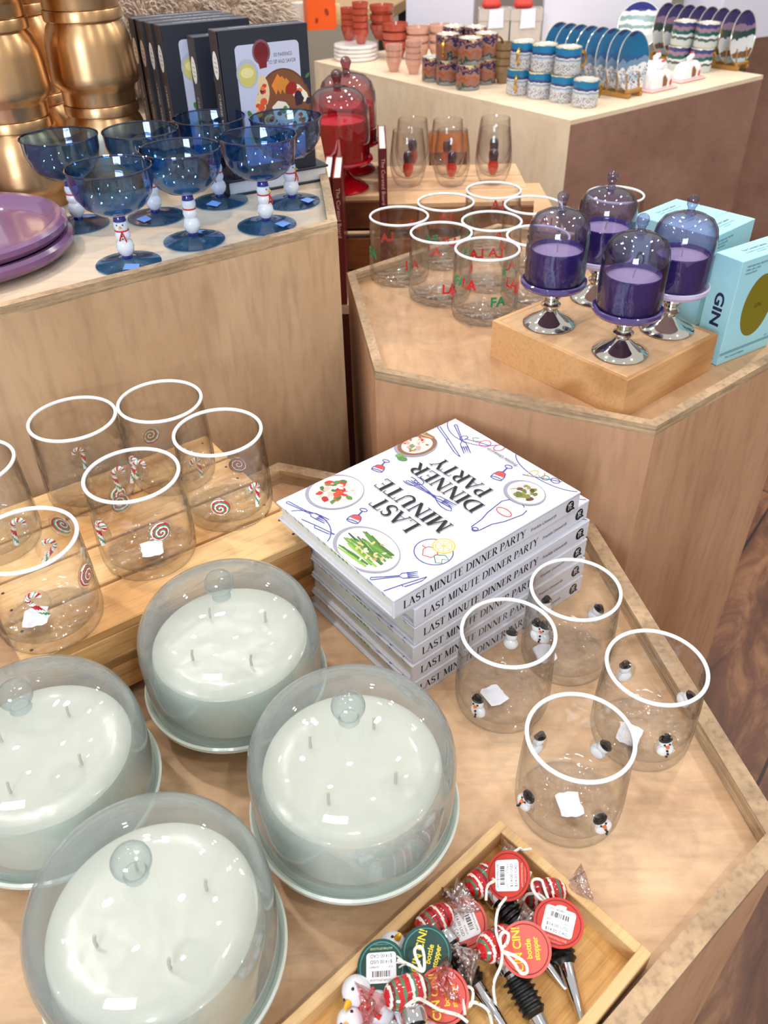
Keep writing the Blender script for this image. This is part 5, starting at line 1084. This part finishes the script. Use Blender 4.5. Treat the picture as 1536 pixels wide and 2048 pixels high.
def rack(front, back, n, mat, lab, glab, lean=-.12):
    pf, pb_ = V(front), V(back); dv = (pb_-pf); L = dv.length; u = dv.normalized(); a = math.atan2(u.y, u.x)-PI/2
    t = thing('plate_rack', glab, 'plate rack', (pf.x, pf.y, FZ+.0003), a); b = B()
    for x in (-.03, .03): b.box((.014, L+.05, .012), (x, L/2+.004, .006), .002)
    for y in (-.012, L+.02): b.box((.074, .012, .010), (0, y, .017), .002)
    build('rails', b, STANDW, t)
    for k in range(n+1):
        for x in (-.03, .03): b = B(); y = -.010+k*(L+.012)/n; b.tube([(x, y, .011), (x, y+.008, .062)], .0024, 6); build('dowel', b, STANDW, t)
    src = make_disc_plate(mat)
    for k in range(n):
        q = pf+u*(L*k/(n-1)) if n > 1 else pf; M = T(q.x, q.y, FZ+.0128) @ RZ(a) @ RX(lean)
        l_ = lab.format(['frontmost', 'second from front', 'third from front', 'fourth from front', 'fourth from back', 'third from back', 'second from back', 'rearmost'][k])
        if k == 0: src.matrix_world = M; src['label'] = l_; src['group'] = glab
        else: dup(src, l_, None, 0, glab, M)
RD = V((-.656, .755, 0)); RF = far(1258, 193); RF2 = far(1474, 138)
rack(RF, RF+RD*.27, 8, PL1, 'blue winter scene plate, {} in its wooden rack', 'wooden rack holding the blue winter scene plates')
rack(RF2, RF2+RD*.29, 8, PL2, 'dark lake scene plate, {} in its wooden rack', 'wooden rack holding the dark lake scene plates')
PL3 = banded([(0, (206, 214, 220)), (.3, (230, 234, 236)), (.42, (130, 160, 160)), (.5, (220, 226, 226)), (.58, (140, 170, 170)), (.68, (230, 232, 236)), (.78, (40, 44, 130)), (.95, (26, 28, 110))], noise=.2, scale=30, z0=0, z1=.15)
p = far(1268, 118); sp = make_disc_plate(PL3, .072); sp.matrix_world = T(p.x, p.y, FZ+.030) @ RZ(math.radians(-16)) @ RX(-.2); sp['label'] = 'round blue and white plate displayed upright behind the blue plate rack'
t = thing('plate_easel', 'small dark easel under the plate displayed behind the blue rack', 'plate stand', (p.x, p.y, FZ+.0003), math.radians(-16)); b = B(); b.box((.06, .03, .029), (0, .0, .0145), .003); build('easel_base', b, flat((60, 44, 30), .5), t); b = B(); b.tube([(0, .045, .0), (0, .047, .1)], .003, 8); b.tube([(0, .012, .006), (0, .045, .006)], .003, 8); build('easel_leg', b, flat((60, 44, 30), .5), t)
def make_butter():
    t = thing('butter_dish', '', 'butter dish')
    b = B(); b.box((.130, .062, .008), (0, 0, .004), .003); build('pink_base', b, flat((240, 190, 190), .2, coat=.5), t)
    X = Matrix(); b = B(); n = 20; ys = []
    for i in range(n+1):
        q = i/n; x = -.055+.11*q; e = (1-abs(2*q-1)**5)**.35; P = [(x, .024*e*math.cos(a), .0085+.046*e*abs(math.sin(a))**.6) for a in [PI*k/14 for k in range(15)]]; ys.append([b.v(pp) for pp in P])
    for i in range(n):
        for k in range(14): b.face([ys[i][k], ys[i+1][k], ys[i+1][k+1], ys[i][k+1]])
    lid = build('white_lid', b, flat((244, 242, 242), .15, coat=.6, var=.01), t)
    b = B(); b.ball(.011, (0, 0, .0600), 16, sc=(1, .8, .8)); b.ball(.0085, (.010, 0, .0665), 14); build('bird_knob', b, flat((240, 240, 240), .2), lid)
    b = B(); b.ball(.0065, (.010, 0, .0745), 12, sc=(1.1, .7, .7)); build('red_cap', b, flat((214, 50, 46), .3), lid)
    d = Dec((0, -.0245, .010), (1, 0, 0), (0, .05, 1), lift=.0006); d.poly([(-.008, .002), (.012, .002), (.013, .018), (-.002, .034), (-.009, .028)], flat((138, 96, 60), .5)); d.poly([(.024, .002), (.034, .002), (.035, .014), (.030, .020), (.025, .012)], flat((206, 60, 70), .5)); d.build('painted_cottage', lid); return t
bd_ = make_butter(); ba = math.atan2((f2-f1).y, (f2-f1).x)
for i, (u, v, lab) in enumerate(((1313, 179, 'white butter dish with pink base, nearest the blue plates'), (1371, 160, 'white butter dish with pink base, further right at the plinth edge'), (1305, 158, 'white butter dish mostly hidden behind the two others'))):
    p = far(u, v)
    if i == 0: bd_.location = (p.x, p.y, FZ+.0003); bd_.rotation_euler = (0, 0, ba); bd_['label'] = lab; bd_['group'] = 'butter dishes'
    else: dup(bd_, lab, (p.x, p.y, FZ+.0003), ba, 'butter dishes')
# white display boxes, paper bags
WBOX = flat((222, 222, 238), .55, var=.02); fa = math.atan2((f2-f1).y, (f2-f1).x)
def wbox(label, u, v, w, d_, h, zb=FZ):
    p = far(u, v, zb); b = B(); b.box((w, d_, h), (w/2, d_/2, h/2), .002); o = build('white_display_box', b, WBOX); o.location = (p.x, p.y, zb+.0003); o.rotation_euler = (0, 0, fa); return tag(o, label, 'display box', 'white display boxes')
wbox('white display box behind the coral bowls and city mugs', 932, 80, .36, .24, .24) if False else None
def wbox2(label, ul, ur, v, h, dep=.2):
    a, b_ = at(ul, v, FZ), at(ur, v, FZ); w = (b_-a).length; rz_ = math.atan2((b_-a).y, (b_-a).x); b = B(); b.box((w, dep, h), (w/2, dep/2, h/2), .002); o = build('white_display_box', b, WBOX); o.location = (a.x, a.y, FZ+.0003); o.rotation_euler = (0, 0, rz_); tag(o, label, 'display box', 'white display boxes')
wbox2('white display box behind the coral bowls and pink cups', 812, 945, 70, .30, .22)
wbox2('white display box behind the blue mugs and plates', 1082, 1330, 84, .34, .16)
BAG = flat((196, 188, 182), .85, var=.08, bump=.5, bscale=60)
def make_bag():
    t = thing('canvas_bag', '', 'bag')
    b = B(); w, d_, h = .112, .07, .112; n = 5; rings = []
    for k in range(n+1):
        q = k/n; s = 1+.04*math.sin(PI*q); rings.append([(x*s, y*s, h*q) for x, y in ((-w/2, -d_/2), (0, -d_/2-.006), (w/2, -d_/2), (w/2, d_/2), (0, d_/2+.004), (-w/2, d_/2))])
    R_ = [[b.v(p) for p in r] for r in rings]
    for i in range(n):
        for k in range(6): b.face([R_[i][k], R_[i][(k+1) % 6], R_[i+1][(k+1) % 6], R_[i+1][k]])
    b.face(R_[0][::-1]); b.face(R_[-1]); build('bag_body', b, BAG, t)
    b = B(); o_ = [(-w/2-.004, -d_/2-.004), (0, -d_/2-.011), (w/2+.004, -d_/2-.004), (w/2+.004, d_/2+.004), (-w/2-.004, d_/2+.004)]; b.ring(o_, offset(o_, .006), h-.032, h+.006); build('folded_cuff', b, BAG, t)
    b = B(); b.box((.075, .05, .035), (-.012, 0, h+.018), .014); build('red_contents', b, flat((206, 66, 54), .7, var=.1, bump=.5, bscale=120), t)
    d = Dec((.004, -d_/2-.0125, h-.04), (1, 0, 0), (0, 0, 1)); d.poly([(-.028, -.018), (.03, -.014), (.028, .05), (-.026, .046)], flat((226, 230, 246), .5)); d.build('paper_label', t); return t
bg = make_bag()
for i, (u, lab) in enumerate(((985, 'beige canvas bag with red filling, left one before the white boxes'), (1047, 'beige canvas bag with red filling, right one before the white boxes'))):
    p = far(u, 86)
    if i == 0: bg.location = (p.x, p.y, FZ+.0003); bg.rotation_euler = (0, 0, -.05); bg['label'] = lab; bg['group'] = 'beige canvas bags'
    else: dup(bg, lab, (p.x, p.y, FZ+.0003), -.05, 'beige canvas bags')
# raised tier at the back right with more mugs and plates
q = at(1536, 132, FZ); t = thing('display_plinth', 'wooden plinth beyond the dark plate rack at the right edge', 'display plinth', (2.28, 3.95, 0), fa)
b = B(); b.box((.9, .9, .93), (0, 0, .465)); build('plinth_body', b, FAR_PLY2, t); b = B(); b.box((.905, .905, .012), (0, 0, .936), .001); build('plinth_top', b, PLY_PALE, t)
t = thing('tall_display_plinth', 'raised white tier behind the dark plates, carrying more plates', 'display plinth', (1.50, 3.74, FZ+.0003), math.radians(27))
b = B(); b.box((.55, .20, .165), (0, 0, .0825), .002); build('tier_body', b, WBOX, t)
for k in range(4):
    o = make_disc_plate(PL2, .085) if k == 0 else o
    M = T(1.36+.09*k, 3.62+.045*k, FZ+.1665) @ RZ(math.radians(-15)) @ RX(-.18); lab = ('lake scene plate on the raised tier, leftmost', 'lake scene plate on the raised tier, second from left', 'lake scene plate on the raised tier, third from left', 'lake scene plate on the raised tier, rightmost')[k]
    if k == 0: o.matrix_world = M; o['label'] = lab; o['group'] = 'plates on the raised tier'
    else: dup(o, lab, None, 0, 'plates on the raised tier', M)
# ------------------------------------------------------------------ background left: fur cushion, shelf, cabinet
def fur():
    t = thing('fur_cushion', 'fluffy grey-brown faux fur cushion behind the dark recipe books', 'cushion', (-.60, 2.60, 1.122)); A_, B_, C_ = .36, .24, .165
    b = B(); b.ball(1, n=40, X=Matrix.Diagonal((A_, B_, C_, 1))); build('cushion_body', b, flat((146, 122, 104), .9, var=.2), t)
    b = B(); rnd = random.Random(3)
    for i in range(15000):
        th = rnd.uniform(0, 2*PI); cz = rnd.uniform(-.5, 1); s = math.sqrt(1-cz*cz); n = V((s*math.cos(th), s*math.sin(th), cz))
        if n.y > .55: continue
        p = V((A_*n.x, B_*n.y, C_*n.z)); g = V((n.x/A_, n.y/B_, n.z/C_)).normalized(); d = (g+V((rnd.gauss(.25, .45), rnd.gauss(-.1, .45), rnd.gauss(-.55, .4)))).normalized(); L = rnd.uniform(.03, .06); w = d.orthogonal().normalized()*rnd.uniform(.0008, .0018); m = p+d*L*.55+g*.004; e = p+d*L+V((0, 0, -.008))
        m_ = rnd.choice((0, 0, 1, 1, 2)); v0, v1, v2, v3, v4 = b.v(p-w), b.v(p+w), b.v(m+w*.7), b.v(m-w*.7), b.v(e); b.face([v0, v1, v2, v3], m_); b.face([v3, v2, v4], m_)
    o = build('fur_pile', b, [flat((176, 152, 132), .7), flat((214, 198, 180), .7), flat((120, 96, 80), .8)], t, fixn=False); o['kind'] = 'stuff'
    s = thing('bench', 'plain wooden bench carrying the fur cushion', 'bench', (-.60, 2.60, 0)); b = B(); b.box((.7, .42, .05), (0, 0, .930), .004); build('bench_top', b, PLY_PALE, s)
    for x in (-.36, .36):
        for y in (-.17, .17): b = B(); b.box((.05, .05, .905), (x*.86, y, .4525), .003); build('leg', b, FAR_PLY2, s)
fur()
t = thing('wall_shelf_unit', 'pale wooden shelf table at the back left with lantern and candles', 'shelf', (-.33, 4.35, 0), math.radians(-14))
b = B(); b.box((.95, .5, .045), (0, 0, .985), .003); build('shelf_board', b, wood((206, 166, 118), (228, 192, 146), (1.2, 6, 6), .5, .1, seed=4.4), t)
for x in (-.44, .44):
    for y in (-.2, .2): b = B(); b.box((.045, .045, .962), (x, y, .481), .003); build('leg', b, flat((40, 36, 34), .5), t)
SHZ = 1.0078
p = at(641, 56, SHZ); t = thing('orange_lantern', 'bright orange square tealight lantern on the back shelf', 'lantern', (p.x, p.y, SHZ+.0003), .2)
b = B(); s_ = .052
b.ring([(-s_, -s_), (s_, -s_), (s_, s_), (-s_, s_)], [(-s_+.006, -s_+.006), (s_-.006, -s_+.006), (s_-.006, s_-.006), (-s_+.006, s_-.006)], 0, .105); b.box((2*s_-.014, 2*s_-.014, .006), (0, 0, .004)); build('lantern_body', b, flat((240, 92, 20), .4, emit=.08), t)
d = Dec((0, -s_, 0), (1, 0, 0), (0, 0, 1), lift=.0006); d.ell(.018, .055, .007, .012, (160, 50, 16), .3); d.ell(-.02, .03, .006, .009, (160, 50, 16), -.3); d.build('cut_out_pattern', t)
p = at(667, 49, SHZ); t = thing('pillar_candle', 'short cream pillar candle beside the orange lantern', 'candle', (p.x, p.y, SHZ+.0003)); b = B(); b.lathe([(0, 0), (.027, 0), (.028, .002), (.028, .062), (.0255, .066), (.018, .064), (0, .063)], 32); build('candle_body', b, flat((236, 206, 150), .5), t); b = B(); b.tube([(0, 0, .062), (.001, 0, .074)], .0013, 6); build('wick', b, flat((50, 44, 40), .7), t)
p = at(606, 48, SHZ); t = thing('pillar_candle', 'white candle cup at the left end of the back shelf', 'candle', (p.x, p.y, SHZ+.0003)); b = B(); b.lathe([(0, 0), (.036, 0), (.038, .002), (.038, .07), (.035, .07), (.034, .058), (0, .058)], 32); build('candle_body', b, flat((236, 232, 226), .4), t); b = B(); b.tube([(0, 0, .057), (.001, 0, .068)], .0013, 6); build('wick', b, flat((50, 44, 40), .7), t)
t = thing('storage_cabinet', 'grey and cream cabinet with panel doors far behind the coral cups', 'cabinet', (.12, 5.6, 0), -.05); b = B(); b.box((1.15, .5, 1.35), (0, .25, .675), .004); build('cabinet_body', b, flat((176, 166, 152), .6), t)
for x in (-.375, 0, .375): b = B(); b.box((.355, .018, 1.24), (x, -.0095, .69), .003); dr = build('door', b, flat((186, 178, 164), .55), t); b = B(); b.ball(.014, (x+.14, -.032, .75), 12); build('knob', b, flat((40, 36, 34), .4, .6), dr)
t = thing('dark_armchair', 'dark upholstered seat in shadow behind the orange lantern', 'chair', (-1.15, 5.6, 0)); b = B(); b.box((.75, .7, .32), (0, 0, .34), .05); build('seat', b, flat((40, 30, 28), .8), t); b = B(); b.box((.75, .16, .7), (0, .36, .80), .05); build('backrest', b, flat((46, 30, 26), .8), t)
for x in (-.36, .36): b = B(); b.box((.12, .7, .24), (x, 0, .62), .04); build('armrest', b, flat((40, 30, 28), .8), t)
for x in (-.3, .3):
    for y in (-.28, .28): b = B(); b.box((.06, .06, .18), (x, y, .09), .004); build('leg', b, flat((30, 22, 18), .6), t)
# shoe at the far right
p = at(1528, 322, 0.0)
t = thing('shoe', 'pink slip-on shoe with dark red sole on the floor at the right edge', 'shoe', (p.x+.04, p.y+.05, .0005), math.radians(200))
b = B(); P = [(.135*math.cos(a)+(.0), .046*math.sin(a)*(1+.12*math.cos(a))) for a in [2*PI*i/28 for i in range(28)]]; b.prism(P, 0, .028); build('sole', b, flat((96, 26, 22), .5), t)
b = B(); rings = []
for k in range(9):
    q = k/8; s = math.cos(q*PI/2*.9); rings.append([b.v((.128*math.cos(a)*(s if math.cos(a) > 0 else .6+.4*s)-.02*q, .044*math.sin(a)*s**.8, .028+.075*math.sin(q*PI/2)*(1-.35*max(0, math.cos(a))))) for a in [2*PI*i/28 for i in range(28)]])
for i in range(8):
    for k in range(28): b.face([rings[i][k], rings[i][(k+1) % 28], rings[i+1][(k+1) % 28], rings[i+1][k]])
b.face(rings[-1]); build('upper', b, flat((206, 140, 140), .6), t)
# ------------------------------------------------------------------ light
LTINT = (1.0, .965, .92)
def lamp(name, x, y, z, p, size, col=LTINT, aim=None, sy=None):
    l = bpy.data.lights.new(name, 'AREA'); l.shape = 'RECTANGLE' if sy else 'DISK'; l.size = size; l.energy = p; l.color = col
    if sy: l.size_y = sy
    o = bpy.data.objects.new(name, l); C.objects.link(o); o.location = (x, y, z)
    if aim is not None: o.rotation_euler = (V(aim)-V((x, y, z))).to_track_quat('-Z', 'Y').to_euler()
for a in ((1.35, 1.9, 2.8, 14), (-1.0, 1.0, 2.8, 12), (.55, -.5, 2.8, 7), (-.5, .1, 2.9, 3), (.3, 3.6, 2.8, 9), (2.3, 3.0, 2.8, 9), (-1.6, 3.0, 2.8, 9), (1.5, .3, 2.9, 5), (.2, 1.9, 2.9, 4), (-2.2, .2, 2.8, 6), (-.6, 1.9, 2.8, 9), (.9, .9, 2.9, 2), (-.1, .9, 2.9, 2), (-.9, 2.0, 2.9, 3), (.7, 2.7, 2.9, 4)): lamp('track_light', *a, .10)
for k in range(3):
    for j in range(2): lamp('window_pane_light', -1.3+k*.42, -2.6, 1.9+j*.52, 10, .38, (.74, .87, 1.0), (-.2, .8, 1.0), .46)
w = bpy.data.worlds.new('shop_ambient'); bpy.context.scene.world = w; w.use_nodes = True
bg_ = w.node_tree.nodes['Background']; bg_.inputs[0].default_value = (1, .975, .945, 1); bg_.inputs[1].default_value = .66
vs_ = bpy.context.scene.view_settings; vs_.view_transform = 'Standard'; vs_.exposure = .14
cy = bpy.context.scene.cycles; cy.transparent_max_bounces = 40; cy.max_bounces = 8; cy.diffuse_bounces = 3; cy.glossy_bounces = 4; cy.use_adaptive_sampling = True; cy.adaptive_threshold = .07; cy.adaptive_min_samples = 12; cy.sample_clamp_indirect = 6.0
